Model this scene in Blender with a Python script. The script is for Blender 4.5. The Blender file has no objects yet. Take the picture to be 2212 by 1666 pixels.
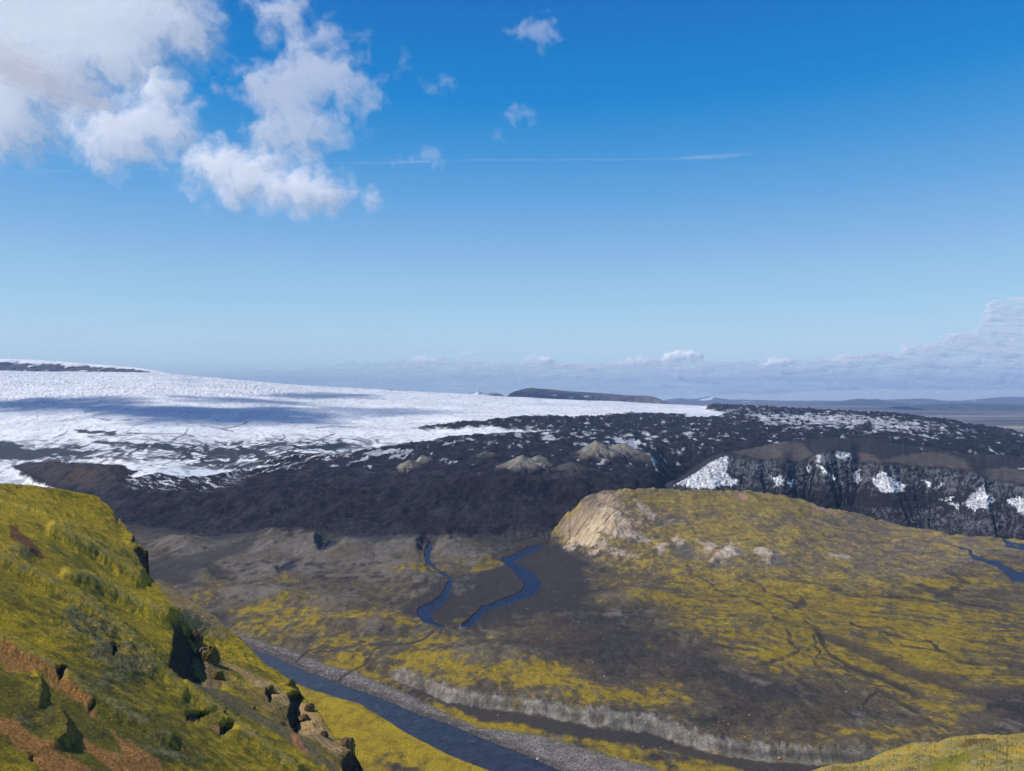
import bpy, math, random
import numpy as np

# ------------------------------------------------------------------ frame
# Everything is surveyed from the photograph's perspective: a point seen at
# (px, py) in the 2212 x 1666 photograph, at forward distance y, stands at
# world x=(px-CX)/F*y, z=CZ-(py-HY)/F*y.  Metres, +Y is the view direction.
F, CX, HY, CZ = 1640.0, 1106.0, 860.0, 300.0
W, H = 2212.0, 1666.0
rng = np.random.default_rng(7)

sc = bpy.context.scene
col = sc.collection


def world(px, py, y):
    px = np.asarray(px, float); py = np.asarray(py, float); y = np.asarray(y, float)
    return (px - CX) / F * y, y + 0 * px, CZ - (py - HY) / F * y


# ------------------------------------------------------------------ noise
_perm = np.random.default_rng(11).permutation(4096).astype(np.int64)
_ang = np.random.default_rng(12).random(4096) * 2 * np.pi
_gx, _gy = np.cos(_ang), np.sin(_ang)


def perlin(x, y, seed=0):
    x = np.asarray(x, float); y = np.asarray(y, float)
    xi = np.floor(x); yi = np.floor(y)
    fx = x - xi; fy = y - yi
    xi = xi.astype(np.int64) + seed * 131; yi = yi.astype(np.int64) + seed * 57
    u = fx * fx * fx * (fx * (fx * 6 - 15) + 10)
    v = fy * fy * fy * (fy * (fy * 6 - 15) + 10)

    def g(ix, iy, dx, dy):
        h = _perm[(_perm[ix & 4095] + iy) & 4095]
        return _gx[h] * dx + _gy[h] * dy
    a = g(xi, yi, fx, fy); b = g(xi + 1, yi, fx - 1, fy)
    c = g(xi, yi + 1, fx, fy - 1); d = g(xi + 1, yi + 1, fx - 1, fy - 1)
    ab = a + u * (b - a); cd = c + u * (d - c)
    return (ab + v * (cd - ab)) * 1.5


def fbm(x, y, octv=5, seed=0, gain=0.5, lac=2.03):
    t = 0; a = 1.0; n = 0
    for i in range(octv):
        t = t + a * perlin(x, y, seed + i); n += a
        x = x * lac + 3.7; y = y * lac - 1.3; a *= gain
    return t / n * 1.6


def ridged(x, y, octv=5, seed=0, gain=0.5, lac=2.03):
    t = 0; a = 1.0; n = 0
    for i in range(octv):
        t = t + a * (1 - 2 * np.abs(perlin(x, y, seed + i))); n += a
        x = x * lac + 1.7; y = y * lac - 4.3; a *= gain
    return t / n


def sstep(a, b, x):
    t = np.clip((x - a) / (b - a), 0, 1)
    return t * t * (3 - 2 * t)


def lerp(a, b, t):
    return a + (b - a) * t


def curve(pts, smooth=True):
    p = np.array(sorted(pts), float)
    xs, ys = p[:, 0], p[:, 1]
    if not smooth or len(xs) < 3:
        return lambda x: np.interp(x, xs, ys)
    d = np.diff(ys) / np.diff(xs)
    m = np.zeros(len(xs)); m[0] = d[0]; m[-1] = d[-1]
    for i in range(1, len(xs) - 1):
        m[i] = 0 if d[i - 1] * d[i] <= 0 else 2 * d[i - 1] * d[i] / (d[i - 1] + d[i])

    def f(x):
        x = np.clip(np.asarray(x, float), xs[0], xs[-1])
        i = np.clip(np.searchsorted(xs, x) - 1, 0, len(xs) - 2)
        h = xs[i + 1] - xs[i]; t = (x - xs[i]) / h
        return ((2 * t**3 - 3 * t**2 + 1) * ys[i] + (t**3 - 2 * t**2 + t) * h * m[i]
                + (-2 * t**3 + 3 * t**2) * ys[i + 1] + (t**3 - t**2) * h * m[i + 1])
    return f


def sdpoly(px, py, poly, pad=60):
    """signed distance to a polygon, positive inside, clipped at -pad outside"""
    p = np.array(poly, float)
    out = np.full(px.shape, -float(pad))
    m = ((px > p[:, 0].min() - pad) & (px < p[:, 0].max() + pad) &
         (py > p[:, 1].min() - pad) & (py < p[:, 1].max() + pad))
    if not m.any():
        return out
    x = px[m]; y = py[m]
    d = np.full(x.shape, 1e9); ins = np.zeros(x.shape, bool)
    for i in range(len(p)):
        ax, ay = p[i - 1]; bx, by = p[i]
        ex, ey = bx - ax, by - ay
        t = np.clip(((x - ax) * ex + (y - ay) * ey) / (ex * ex + ey * ey + 1e-9), 0, 1)
        d = np.minimum(d, (x - ax - t * ex)**2 + (y - ay - t * ey)**2)
        if ay != by:
            c = ((ay > y) != (by > y)) & (x < (bx - ax) * (y - ay) / (by - ay) + ax)
            ins ^= c
    d = np.sqrt(d)
    out[m] = np.maximum(np.where(ins, d, -d), -pad)
    return out


def pline(px, py, pts, pad=40):
    """half width minus distance to a polyline of (x, y, half width)"""
    p = np.array(pts, float)
    out = np.full(px.shape, -float(pad))
    m = ((px > p[:, 0].min() - pad) & (px < p[:, 0].max() + pad) &
         (py > p[:, 1].min() - pad) & (py < p[:, 1].max() + pad))
    if not m.any():
        return out
    x = px[m]; y = py[m]; best = np.full(x.shape, -float(pad))
    for i in range(len(p) - 1):
        ax, ay, aw = p[i]; bx, by, bw = p[i + 1]
        ex, ey = bx - ax, by - ay
        t = np.clip(((x - ax) * ex + (y - ay) * ey) / (ex * ex + ey * ey + 1e-9), 0, 1)
        best = np.maximum(best, aw + t * (bw - aw) - np.hypot(x - ax - t * ex, y - ay - t * ey))
    out[m] = best
    return out


def blobs(px, py, lst):
    t = np.zeros(px.shape)
    for cx, cy, rx, ry, v in lst:
        t += v * np.exp(-((px - cx) / rx)**2 - ((py - cy) / ry)**2)
    return t


def C(r, g, b):
    return np.array([r, g, b], float)


def mix(a, b, t):
    t = np.asarray(t)[..., None]
    return a * (1 - t) + b * t


# ------------------------------------------------------------------ materials
def new_mat(name):
    m = bpy.data.materials.new(name); m.use_nodes = True
    nt = m.node_tree; nt.nodes.clear()
    out = nt.nodes.new('ShaderNodeOutputMaterial')
    return m, nt, out


def ground_mat(name, fine=1.0, vary=0.35, bump=0.4, bdist=0.3, rough=0.95, detail=6.0, spec=0.1, fine2=None):
    """albedo from the survey attribute, broken up by two world-space noises, with a bumpy surface"""
    m, nt, out = new_mat(name)
    N = nt.nodes; L = nt.links
    b = N.new('ShaderNodeBsdfPrincipled'); L.new(b.outputs[0], out.inputs[0])
    b.inputs['Roughness'].default_value = rough
    b.inputs['Specular IOR Level'].default_value = spec
    at = N.new('ShaderNodeAttribute'); at.attribute_name = 'Albedo'
    geo = N.new('ShaderNodeNewGeometry')
    n1 = N.new('ShaderNodeTexNoise'); n1.inputs['Scale'].default_value = 1.0 / fine
    n1.inputs['Detail'].default_value = detail; n1.inputs['Roughness'].default_value = 0.65
    L.new(geo.outputs['Position'], n1.inputs['Vector'])
    mr = N.new('ShaderNodeMapRange')
    mr.inputs['From Min'].default_value = 0.3; mr.inputs['From Max'].default_value = 0.7
    mr.inputs['To Min'].default_value = 1 - vary; mr.inputs['To Max'].default_value = 1 + vary
    L.new(n1.outputs['Fac'], mr.inputs['Value'])
    vm = N.new('ShaderNodeVectorMath'); vm.operation = 'SCALE'
    L.new(at.outputs['Color'], vm.inputs[0]); L.new(mr.outputs[0], vm.inputs['Scale'])
    L.new(vm.outputs[0], b.inputs['Base Color'])
    if bump > 0:
        n2 = N.new('ShaderNodeTexNoise'); n2.inputs['Scale'].default_value = 1.0 / (fine2 or fine)
        n2.inputs['Detail'].default_value = detail; n2.inputs['Roughness'].default_value = 0.7
        L.new(geo.outputs['Position'], n2.inputs['Vector'])
        bp = N.new('ShaderNodeBump'); bp.inputs['Strength'].default_value = bump
        bp.inputs['Distance'].default_value = bdist
        L.new(n2.outputs['Fac'], bp.inputs['Height']); L.new(bp.outputs[0], b.inputs['Normal'])
    return m


def water_mat(name, base, wave=6.0, bump=0.25, rough=0.12, stretch=(1, 1, 1), spec=0.5, riffle=.5):
    m, nt, out = new_mat(name)
    N = nt.nodes; L = nt.links
    b = N.new('ShaderNodeBsdfPrincipled'); L.new(b.outputs[0], out.inputs[0])
    b.inputs['Roughness'].default_value = rough
    b.inputs['IOR'].default_value = 1.33
    b.inputs['Specular IOR Level'].default_value = spec
    geo = N.new('ShaderNodeNewGeometry')
    mp = N.new('ShaderNodeMapping'); mp.inputs['Scale'].default_value = stretch
    L.new(geo.outputs['Position'], mp.inputs['Vector'])
    n0 = N.new('ShaderNodeTexNoise'); n0.inputs['Scale'].default_value = 0.12
    n0.inputs['Detail'].default_value = 5
    L.new(mp.outputs[0], n0.inputs['Vector'])
    cr = N.new('ShaderNodeValToRGB')
    cr.color_ramp.elements[0].position = 0.3; cr.color_ramp.elements[1].position = 0.75
    cr.color_ramp.elements[0].color = (*[c * 0.75 for c in base], 1)
    cr.color_ramp.elements[1].color = (*[c * 1.4 for c in base], 1)
    L.new(n0.outputs['Fac'], cr.inputs[0])
    # riffles: short pale streaks along the current
    m3 = N.new('ShaderNodeMapping'); m3.inputs['Rotation'].default_value = (0, 0, math.radians(40)); m3.inputs['Scale'].default_value = (.10, .55, .5)
    L.new(geo.outputs['Position'], m3.inputs['Vector'])
    n3 = N.new('ShaderNodeTexNoise'); n3.inputs['Scale'].default_value = 1.0; n3.inputs['Detail'].default_value = 6; n3.inputs['Roughness'].default_value = .7
    L.new(m3.outputs[0], n3.inputs['Vector'])
    r3 = N.new('ShaderNodeMapRange'); r3.inputs['From Min'].default_value = .60; r3.inputs['From Max'].default_value = .74; r3.inputs['To Max'].default_value = riffle
    L.new(n3.outputs['Fac'], r3.inputs['Value'])
    mx = N.new('ShaderNodeMix'); mx.data_type = 'RGBA'; mx.inputs['B'].default_value = (.34, .36, .40, 1)
    L.new(r3.outputs[0], mx.inputs['Factor']); L.new(cr.outputs[0], mx.inputs['A']); L.new(mx.outputs['Result'], b.inputs['Base Color'])
    n2 = N.new('ShaderNodeTexNoise'); n2.inputs['Scale'].default_value = 1.0 / wave
    n2.inputs['Detail'].default_value = 6; n2.inputs['Roughness'].default_value = 0.65
    L.new(mp.outputs[0], n2.inputs['Vector'])
    bp = N.new('ShaderNodeBump'); bp.inputs['Strength'].default_value = bump
    bp.inputs['Distance'].default_value = 1.0
    L.new(n2.outputs['Fac'], bp.inputs['Height']); L.new(bp.outputs[0], b.inputs['Normal'])
    return m


# ------------------------------------------------------------------ mesh building
def tag(o, label=None, cat=None, group=None, kind=None):
    if label: o['label'] = label
    if cat: o['category'] = cat
    if group: o['group'] = group
    if kind: o['kind'] = kind
    return o


def grid_obj(name, X, Y, Z, alb, mat, fmask=None, parent=None, extra=None):
    """one mesh from a rows x cols lattice; only faces in fmask; unused points dropped"""
    r, c = X.shape
    idx = np.arange(r * c).reshape(r, c)
    q = np.stack([idx[:-1, :-1], idx[:-1, 1:], idx[1:, 1:], idx[1:, :-1]], -1).reshape(-1, 4)
    if fmask is not None:
        q = q[fmask.reshape(-1)]
    used = np.zeros(r * c, bool); used[q.reshape(-1)] = True
    new = np.cumsum(used) - 1
    q = new[q]
    co = np.stack([X, Y, Z], -1).reshape(-1, 3)[used]
    me = bpy.data.meshes.new(name)
    me.vertices.add(len(co)); me.vertices.foreach_set('co', co.astype(np.float32).reshape(-1))
    me.loops.add(q.size); me.loops.foreach_set('vertex_index', q.astype(np.int32).reshape(-1))
    me.polygons.add(len(q))
    me.polygons.foreach_set('loop_start', (np.arange(len(q)) * 4).astype(np.int32))
    me.polygons.foreach_set('use_smooth', np.ones(len(q), bool))
    if alb is not None:
        a = me.color_attributes.new('Albedo', 'FLOAT_COLOR', 'POINT')
        cc = np.ones((len(co), 4), np.float32)
        cc[:, :3] = np.clip(alb.reshape(-1, 3)[used], 0.003, 0.95)
        a.data.foreach_set('color', cc.reshape(-1))
    for k, v in (extra or {}).items():
        at = me.attributes.new(k, 'FLOAT', 'POINT')
        at.data.foreach_set('value', v.reshape(-1)[used].astype(np.float32))
    me.update(calc_edges=True); me.validate()
    me.materials.append(mat)
    o = bpy.data.objects.new(name, me); col.objects.link(o)
    if parent: o.parent = parent
    return o


def cellmask(m):
    """point mask -> face mask (face belongs if its first corner does)"""
    return m[:-1, :-1]


def struct(o, label, cat):
    return tag(o, label, cat, kind='structure')
SKY_STR, SKY_RAMP, SUN_STR, EXPO, HAZE = 0.07, 1.0, 5.0, 0.0, 2.3e-5
# ------------------------------------------------------------------ light, sky, camera
SUN_EL, SUN_AZ = math.radians(48), math.radians(-86)      # azimuth from +Y, clockwise; the sun stands to the left
sund = np.array([math.cos(SUN_EL) * math.sin(SUN_AZ), math.cos(SUN_EL) * math.cos(SUN_AZ), math.sin(SUN_EL)])

wd = bpy.data.worlds.new('World'); sc.world = wd; wd.use_nodes = True
nt = wd.node_tree; nt.nodes.clear()
wo = nt.nodes.new('ShaderNodeOutputWorld'); bg = nt.nodes.new('ShaderNodeBackground')
sky = nt.nodes.new('ShaderNodeTexSky'); sky.sky_type = 'NISHITA'; sky.sun_disc = False
sky.sun_elevation = SUN_EL; sky.sun_rotation = SUN_AZ
sky.altitude = 700; sky.air_density = 1.0; sky.dust_density = 0.25; sky.ozone_density = 3.0
# the clear blue of this day: the sky model blended with a deeper elevation gradient
tc = nt.nodes.new('ShaderNodeTexCoord'); sx = nt.nodes.new('ShaderNodeSeparateXYZ'); nt.links.new(tc.outputs['Generated'], sx.inputs[0])
cr = nt.nodes.new('ShaderNodeValToRGB'); cr.color_ramp.interpolation = 'LINEAR'
stops = [(0.0, (.74, .92, .98)), (.05, (.64, .86, .98)), (.09, (.50, .755, .93)), (.13, (.38, .655, .87)), (.19, (.25, .50, .81)), (.25, (.13, .39, .755)), (.31, (.045, .30, .69)), (.365, (.0, .232, .63)), (.42, (.0, .19, .57)), (.47, (.0, .155, .53)), (.58, (.0, .085, .38)), (1.0, (.0, .06, .31))]
el = cr.color_ramp.elements
while len(el) < len(stops): el.new(.5)
for e, (p_, c_) in zip(el, stops): e.position = p_; e.color = (*c_, 1)
nt.links.new(sx.outputs['Z'], cr.inputs[0])
b2 = nt.nodes.new('ShaderNodeBackground'); nt.links.new(cr.outputs[0], b2.inputs[0]); b2.inputs[1].default_value = SKY_RAMP
nt.links.new(sky.outputs[0], bg.inputs[0]); bg.inputs[1].default_value = SKY_STR
ms = nt.nodes.new('ShaderNodeMixShader'); ms.inputs[0].default_value = .96
nt.links.new(bg.outputs[0], ms.inputs[1]); nt.links.new(b2.outputs[0], ms.inputs[2])
nt.links.new(ms.outputs[0], wo.inputs[0])

ld = bpy.data.lights.new('sun', 'SUN'); ld.energy = SUN_STR; ld.angle = math.radians(0.53); ld.color = (1.0, 0.95, 0.87)
lo = bpy.data.objects.new('sun', ld); col.objects.link(lo)
from mathutils import Vector
lo.rotation_euler = Vector(sund).to_track_quat('Z', 'Y').to_euler()
lo.location = (-400, 200, 900)

cd = bpy.data.cameras.new('camera'); cam = bpy.data.objects.new('camera', cd); col.objects.link(cam)
cam.location = (0, 0, CZ); cam.rotation_euler = (math.pi / 2, 0, 0)
cd.sensor_width = 36; cd.sensor_fit = 'HORIZONTAL'; cd.lens = F / W * 36
cd.shift_y = (HY - H / 2) / W
cd.clip_start = 1.0; cd.clip_end = 400000
sc.camera = cam
sc.view_settings.view_transform = 'Standard'; sc.view_settings.look = 'None'
sc.view_settings.exposure = EXPO; sc.view_settings.gamma = 1.0
sc.cycles.transparent_max_bounces = 32
sc.cycles.max_bounces = 6; sc.cycles.diffuse_bounces = 3; sc.cycles.volume_bounces = 0
sc.cycles.use_denoising = True
# ------------------------------------------------------------------ valley floor, river, streams, central hill
def Z5(*pts): return [(737.3 + p[0] / 3, 1112.9 + p[1] / 3, *[w / 3 for w in p[2:]]) for p in pts]
def Z6(*pts): return [(1474.6 + p[0] / 3, 1112.9 + p[1] / 3, *[w / 3 for w in p[2:]]) for p in pts]
def Z2(*pts): return [(737.3 + p[0] / 3, 691.3 + p[1] / 3, *[w / 3 for w in p[2:]]) for p in pts]
def Z3(*pts): return [(1474.6 + p[0] / 3, 691.3 + p[1] / 3, *[w / 3 for w in p[2:]]) for p in pts]
def Z1(*pts): return [(p[0] / 3, 691.3 + p[1] / 3, *[w / 3 for w in p[2:]]) for p in pts]
def Z4(*pts): return [(p[0] / 3, 1112.9 + p[1] / 3, *[w / 3 for w in p[2:]]) for p in pts]
def ZH(*pts): return [(1152 + p[0] * 0.2344, 1025.3 + p[1] * 0.2344) for p in pts]     # hill close-up


scarp_b = curve([(-300, 1300), (300, 1320), (480, 1372), (617, 1400), (737, 1435), (800, 1452), (851, 1470), (901, 1490), (931, 1503), (971, 1521), (1027, 1530),
                 (1071, 1535), (1117, 1541), (1154, 1549), (1204, 1558), (1304, 1578), (1387, 1585), (1475, 1612), (1541, 1630),
                 (1625, 1643), (1708, 1650), (1775, 1655), (2450, 1690)])
scarp_t = curve([(-300, 1270), (300, 1290), (480, 1340), (617, 1366), (737, 1405), (800, 1430), (861, 1446), (911, 1461), (931, 1468), (971, 1485), (1027, 1496),
                 (1071, 1504), (1117, 1509), (1154, 1515), (1204, 1523), (1304, 1536), (1371, 1543), (1437, 1553), (1475, 1570),
                 (1541, 1590), (1625, 1603), (1708, 1610), (1775, 1613), (1841, 1616), (2450, 1640)])
hill_c = curve([(1180, 1172), (1195, 1150), (1220, 1120), (1240, 1098), (1262, 1078), (1300, 1062), (1340, 1057), (1380, 1055), (1480, 1058), (1600, 1062),
                (1690, 1070), (1760, 1090), (1850, 1111), (1950, 1136), (2050, 1153), (2150, 1163), (2450, 1190)])
hill_f = curve([(1180, 1176), (1195, 1168), (1230, 1200), (1290, 1224), (1400, 1244), (1500, 1260), (1700, 1288), (1900, 1280), (2050, 1240), (2150, 1195), (2450, 1196)])

PXV = np.arange(-150, 2420, 1.9)
NV = 470
t = np.linspace(0, 1, NV)
px1 = PXV[None, :]
top = np.where(PXV < 1180, 1162 + 7 * fbm(PXV / 70, PXV * 0, 5, 5) + 5 * ridged(PXV / 26, PXV * 0, 3, 8) - 6 * sstep(1000, 500, PXV) - 22 * sstep(460, 300, PXV), hill_c(PXV))
PX = np.repeat(px1, NV, 0)
PY = 1725 + (top[None, :] - 1725) * t[:, None]


def valley_z(px, py):
    zt = lerp(6.0, 9.0, sstep(850, 1300, px)) * sstep(0, 1, (scarp_b(px) - py) / np.maximum(scarp_b(px) - scarp_t(px), 4))
    Dc = 1700 + 120 * sstep(1300, 1700, px)
    zc = CZ - (hill_c(px) - HY) * Dc / F
    s = (hill_f(px) - py) / np.maximum(hill_f(px) - hill_c(px), 2)
    up = sstep(1182, 1215, px)
    zh = np.where(s > 0, (.25 * np.clip(s, 0, 1) + .75 * np.clip(s, 0, 1)**lerp(1.15, 1.7, sstep(1300, 1450, px))), 0) * (zc - 9) * up
    # at the far right the hill flank sinks to the outwash plain
    return zt + np.maximum(zh, -6)


ZB = valley_z(PX, PY)
YB = (CZ - ZB) * F / (PY - HY)
XB = (PX - CX) / F * YB
print('valley dy min', np.diff(YB, axis=0).min())
# warped image position so traced edges are ragged
wx = 7 * fbm(XB / 45, YB / 45, 4, 21); wy = 4 * fbm(XB / 45, YB / 45, 4, 31)
QX, QY = PX + wx, PY + wy

river_poly = [(400, 1352), (480, 1372), (543, 1400), (600, 1420), (667, 1450), (737, 1476), (821, 1506), (904, 1541), (971, 1563), (1037, 1590),
              (1104, 1616), (1171, 1646), (1221, 1665), (1340, 1725), (1190, 1725), (1071, 1667), (971, 1630), (904, 1596), (854, 1566), (781, 1520),
              (737, 1508), (683, 1490), (640, 1475), (590, 1455), (500, 1412), (400, 1376)]
sd_river = sdpoly(PX + wx * 0.35, PY + wy * 0.35, river_poly)

gravel_up = curve([(300, 1305), (497, 1361), (540, 1376), (573, 1390), (617, 1403), (667, 1423), (737, 1446), (771, 1452), (837, 1483), (904, 1510), (951, 1533), (977, 1550),
                   (1037, 1570), (1104, 1580), (1171, 1596), (1237, 1620), (1304, 1640), (1371, 1656), (1600, 1705)])
river_far = curve([(400, 1352), (480, 1372), (543, 1400), (600, 1420), (667, 1450), (737, 1476), (821, 1506), (904, 1541), (971, 1563), (1037, 1590),
                   (1104, 1616), (1171, 1646), (1221, 1665), (1340, 1725)])
gravel = sstep(-3, 5, QY - gravel_up(QX)) * sstep(-4, 1, river_far(QX) + 2 - PY) * (PX < 1520)
gravel = np.maximum(gravel, 0.85 * sstep(-3, 3, sdpoly(QX, QY, [(1150, 1588), (1400, 1655), (1540, 1700), (1300, 1725), (1221, 1665), (1104, 1616)])))

chan_a = Z5((1285, 205, 7), (1260, 212, 12), (1200, 240, 16), (1120, 275, 15), (1050, 290, 12), (1085, 305, 18), (1130, 335, 26), (1175, 372, 34),
            (1225, 415, 44), (1240, 455, 50), (1220, 490, 38), (1160, 525, 24), (1080, 555, 17), (980, 588, 14), (920, 615, 17), (870, 660, 20), (840, 695, 16), (790, 718, 5))
chan_b = Z5((575, 180, 8), (560, 230, 17), (560, 290, 15), (580, 320, 5), (640, 370, 4), (700, 400, 4), (705, 440, 12), (685, 500, 18), (650, 550, 20), (590, 590, 26), (530, 630, 34), (560, 675, 26), (600, 705, 12), (660, 722, 5))
chan_f = Z5((1400, 168, 2), (1340, 186, 3), (1285, 204, 5))
chan_c = Z5((860, 700, 3), (700, 722, 5), (640, 735, 4), (600, 762, 4), (540, 798, 5), (450, 835, 5), (320, 845, 7), (180, 848, 5), (60, 852, 4), (-180, 890, 3))
chan_d = Z5((300, 850, 4), (215, 875, 5), (190, 920, 6), (140, 975, 6), (70, 1010, 6), (10, 1050, 10), (-15, 1085, 10))
chan_e = Z4((1720, 850, 2), (1850, 910, 3), (1930, 940, 5), (2000, 880, 6), (2080, 858, 4), (2212, 852, 3))
chan_r = Z6((1690, 170, 3), (1760, 195, 4), (1860, 225, 6), (1880, 260, 14), (1940, 290, 10), (2040, 320, 14), (2110, 360, 22), (2160, 395, 30), (2300, 420, 40))
chan_r2 = Z6((2080, 150, 6), (2120, 190, 18), (2212, 205, 20), (2330, 230, 14))
chan_s = Z4((1830, 345, 3), (1870, 330, 16), (1900, 312, 10))
chan_s2 = Z4((2100, 215, 6), (2140, 190, 10), (2180, 180, 5))
cw = [pline(PX + wx * 0.25, PY + wy * 0.25, c) for c in (chan_a, chan_b, chan_r, chan_r2, chan_s, chan_s2)]
chn = 3.2 * fbm(XB / 22, YB / 34, 4, 43)
cw = [np.where(c > -30, c - .1 + chn, c) for c in cw]
sd_chan = np.maximum.reduce(cw)
# bars inside the braided blue channels
bars = ridged((XB + .5 * YB) / 9, (YB - .3 * XB) / 22, 3, 41)
sd_blue = sd_chan - 16 * np.clip(bars - 0.25, 0, 1) * sstep(2.5, 6, sd_chan)
sd_dark = np.maximum.reduce([pline(PX + wx * .3, PY + wy * .3, c) for c in (chan_c, chan_d, chan_e, chan_f)])

# thin dry rills on the mossy fan
qn = 5 * fbm(XB / 16, YB / 16, 3, 55); QX0, QY0 = QX, QY; QX = QX + qn; QY = QY + .7 * qn
rills = [Z6((20, 310, 3), (130, 420, 4), (220, 480, 4), (290, 515, 4), (420, 545, 5), (510, 590, 6), (560, 640, 5), (590, 705, 4), (760, 745, 3)),
         Z6((240, 340, 2), (390, 395, 5), (520, 470, 5), (700, 560, 5), (790, 600, 4)),
         Z6((380, 380, 3), (620, 420, 4), (900, 460, 5), (1060, 515, 6), (1280, 525, 7), (1450, 550, 8), (1800, 560, 7), (2100, 610, 6), (2300, 640, 5)),
         Z6((1350, 400, 3), (1480, 420, 7), (1600, 480, 16), (1700, 520, 22), (1800, 560, 8)),
         Z6((1600, 330, 4), (1750, 380, 10), (1850, 440, 12), (1700, 500, 10)),
         Z6((770, 560, 18), (800, 590, 14), (720, 610, 6), (660, 640, 4)),
         Z6((800, 690, 5), (880, 760, 16), (930, 860, 12), (960, 905, 8), (1050, 960, 8), (1200, 1010, 12), (1330, 1060, 14), (1450, 1110, 20), (1500, 1150, 12)),
         Z6((850, 780, 6), (860, 850, 6), (900, 900, 5), (850, 930, 4), (860, 980, 4), (950, 1040, 4), (1050, 1120, 4)),
         Z6((1100, 705, 4), (1250, 745, 7), (1400, 780, 5), (1600, 820, 5), (1680, 890, 8), (1800, 940, 12), (2000, 960, 10), (2300, 1000, 10)),
         Z6((1440, 850, 8), (1530, 865, 5), (1700, 900, 4)),
         Z6((0, 790, 5), (60, 820, 5), (200, 840, 4), (500, 900, 4)),
         Z6((1280, 770, 3), (1350, 810, 5), (1370, 830, 2)),
         Z6((680, 760, 5), (700, 820, 8), (760, 890, 6), (640, 930, 8), (500, 970, 10)),
         Z5((2212, 790, 6), (2080, 740, 7), (2010, 700, 6), (2030, 670, 3)),
         Z5((1850, 870, 2), (1870, 930, 3), (1950, 990, 3), (2100, 1050, 3)),
         Z6((1160, 1250, 3), (1260, 1140, 10), (1330, 1170, 12), (1450, 1240, 10), (1600, 1330, 8), (1750, 1400, 6)),
         Z6((2000, 1240, 10), (2100, 1210, 26), (2200, 1250, 30), (2300, 1280, 30))]
wide = [Z6((880, 765, 10), (1000, 800, 22), (1150, 870, 30), (1300, 930, 36), (1450, 1000, 40), (1650, 1060, 36), (1800, 1110, 30), (2000, 1150, 24), (2300, 1160, 20)),
        Z6((2120, 980, 4), (2212, 990, 8), (2350, 1000, 8)), Z6((2020, 1030, 12), (2120, 1030, 6), (2300, 1040, 8)),
        Z6((1060, 980, 6), (1250, 1020, 12), (1400, 1090, 16), (1550, 1150, 12))]
sd_rill = np.maximum.reduce([pline(QX, QY, c, 12) for c in rills])
sd_wide = np.maximum.reduce([pline(QX, QY, c, 24) for c in wide])

# --- flow-aligned coordinates for the moss pattern (down-valley grain)
ga = math.atan2(-29, 40)
U = XB * math.cos(ga) + YB * math.sin(ga); V = -XB * math.sin(ga) + YB * math.cos(ga)
wU = 60 * fbm(XB / 160, YB / 160, 3, 51)
grain = ridged((U + wU) / 120, (V + 0.8 * wU) / 22, 5, 61, 0.6)
grain2 = ridged((U + .6 * wU) / 46, (V + .5 * wU) / 7, 4, 65, .6)
patch = fbm(XB / 90, YB / 90, 6, 71, 0.6)
finep = fbm(XB / 11, YB / 16, 4, 81, 0.65)
fan = blobs(PX, PY, [(1950, 1390, 420, 130, 1.0), (1650, 1300, 230, 70, .8)])
pat = lerp(patch + .55 * finep, .32 * patch + 1.25 * (grain - 0.12) + .32 * finep, np.clip(fan, 0, 1))
bias = blobs(PX, PY, [
    (1690, 1275, 200, 40, .55), (1900, 1365, 260, 60, .72), (2050, 1440, 220, 50, .72), (1640, 1330, 110, 40, .45), (1720, 1410, 70, 60, .5), (1350, 1300, 50, 26, .4),
    (1000, 1440, 170, 45, .75), (830, 1420, 110, 30, .5), (650, 1352, 110, 26, .6), (560, 1310, 70, 28, .15), (440, 1245, 24, 12, .8), (500, 1265, 40, 8, .3), (860, 1345, 60, 18, .3),
    (1200, 1460, 130, 30, .55), (1300, 1510, 120, 20, .6), (1640, 1530, 90, 24, .35), (1900, 1585, 110, 18, .5), (1760, 1560, 120, 20, .2), (1110, 1250, 8, 5, 1), (990, 1342, 24, 6, .7),
    (1060, 1215, 28, 9, .8), (995, 1210, 26, 9, .5), (900, 1240, 60, 14, .45), (1440, 1285, 70, 18, .5), (1520, 1240, 80, 16, .5), (1870, 1290, 120, 16, .35), (2100, 1260, 100, 16, .3),
    (1180, 1400, 70, 18, -.9), (1300, 1430, 90, 40, -1.1), (1400, 1340, 60, 40, -.35), (1220, 1330, 140, 24, -.7), (1500, 1425, 60, 46, -.8), (1650, 1500, 130, 36, -.8), (1800, 1545, 110, 26, -.7),
    (1560, 1570, 110, 26, -.3), (1270, 1365, 120, 22, -.5), (1100, 1290, 150, 60, -1.3), (560, 1200, 250, 50, -1.0), (800, 1180, 300, 40, -.7), (1980, 1210, 160, 26, -.5), (2200, 1530, 60, 40, -.9),
    (690, 1240, 120, 40, -.3), (380, 1215, 120, 40, -1), (780, 1300, 60, 20, -.3)])
QX, QY = QX0, QY0
moss = sstep(-0.30, 0.50, pat + bias - 0.30 - .30 * sstep(.1, .75, grain2) * (.35 + np.clip(fan, 0, 1)) + .18 * finep)
rillw = .45 + .55 * sstep(-.4, .4, fbm(XB / 30, YB / 30, 3, 57))
moss *= 1 - sstep(-3, 1.5, sd_rill) * 0.9 * rillw
moss *= 1 - sstep(-8, 6, sd_wide + 8 * finep) * 0.8

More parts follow.
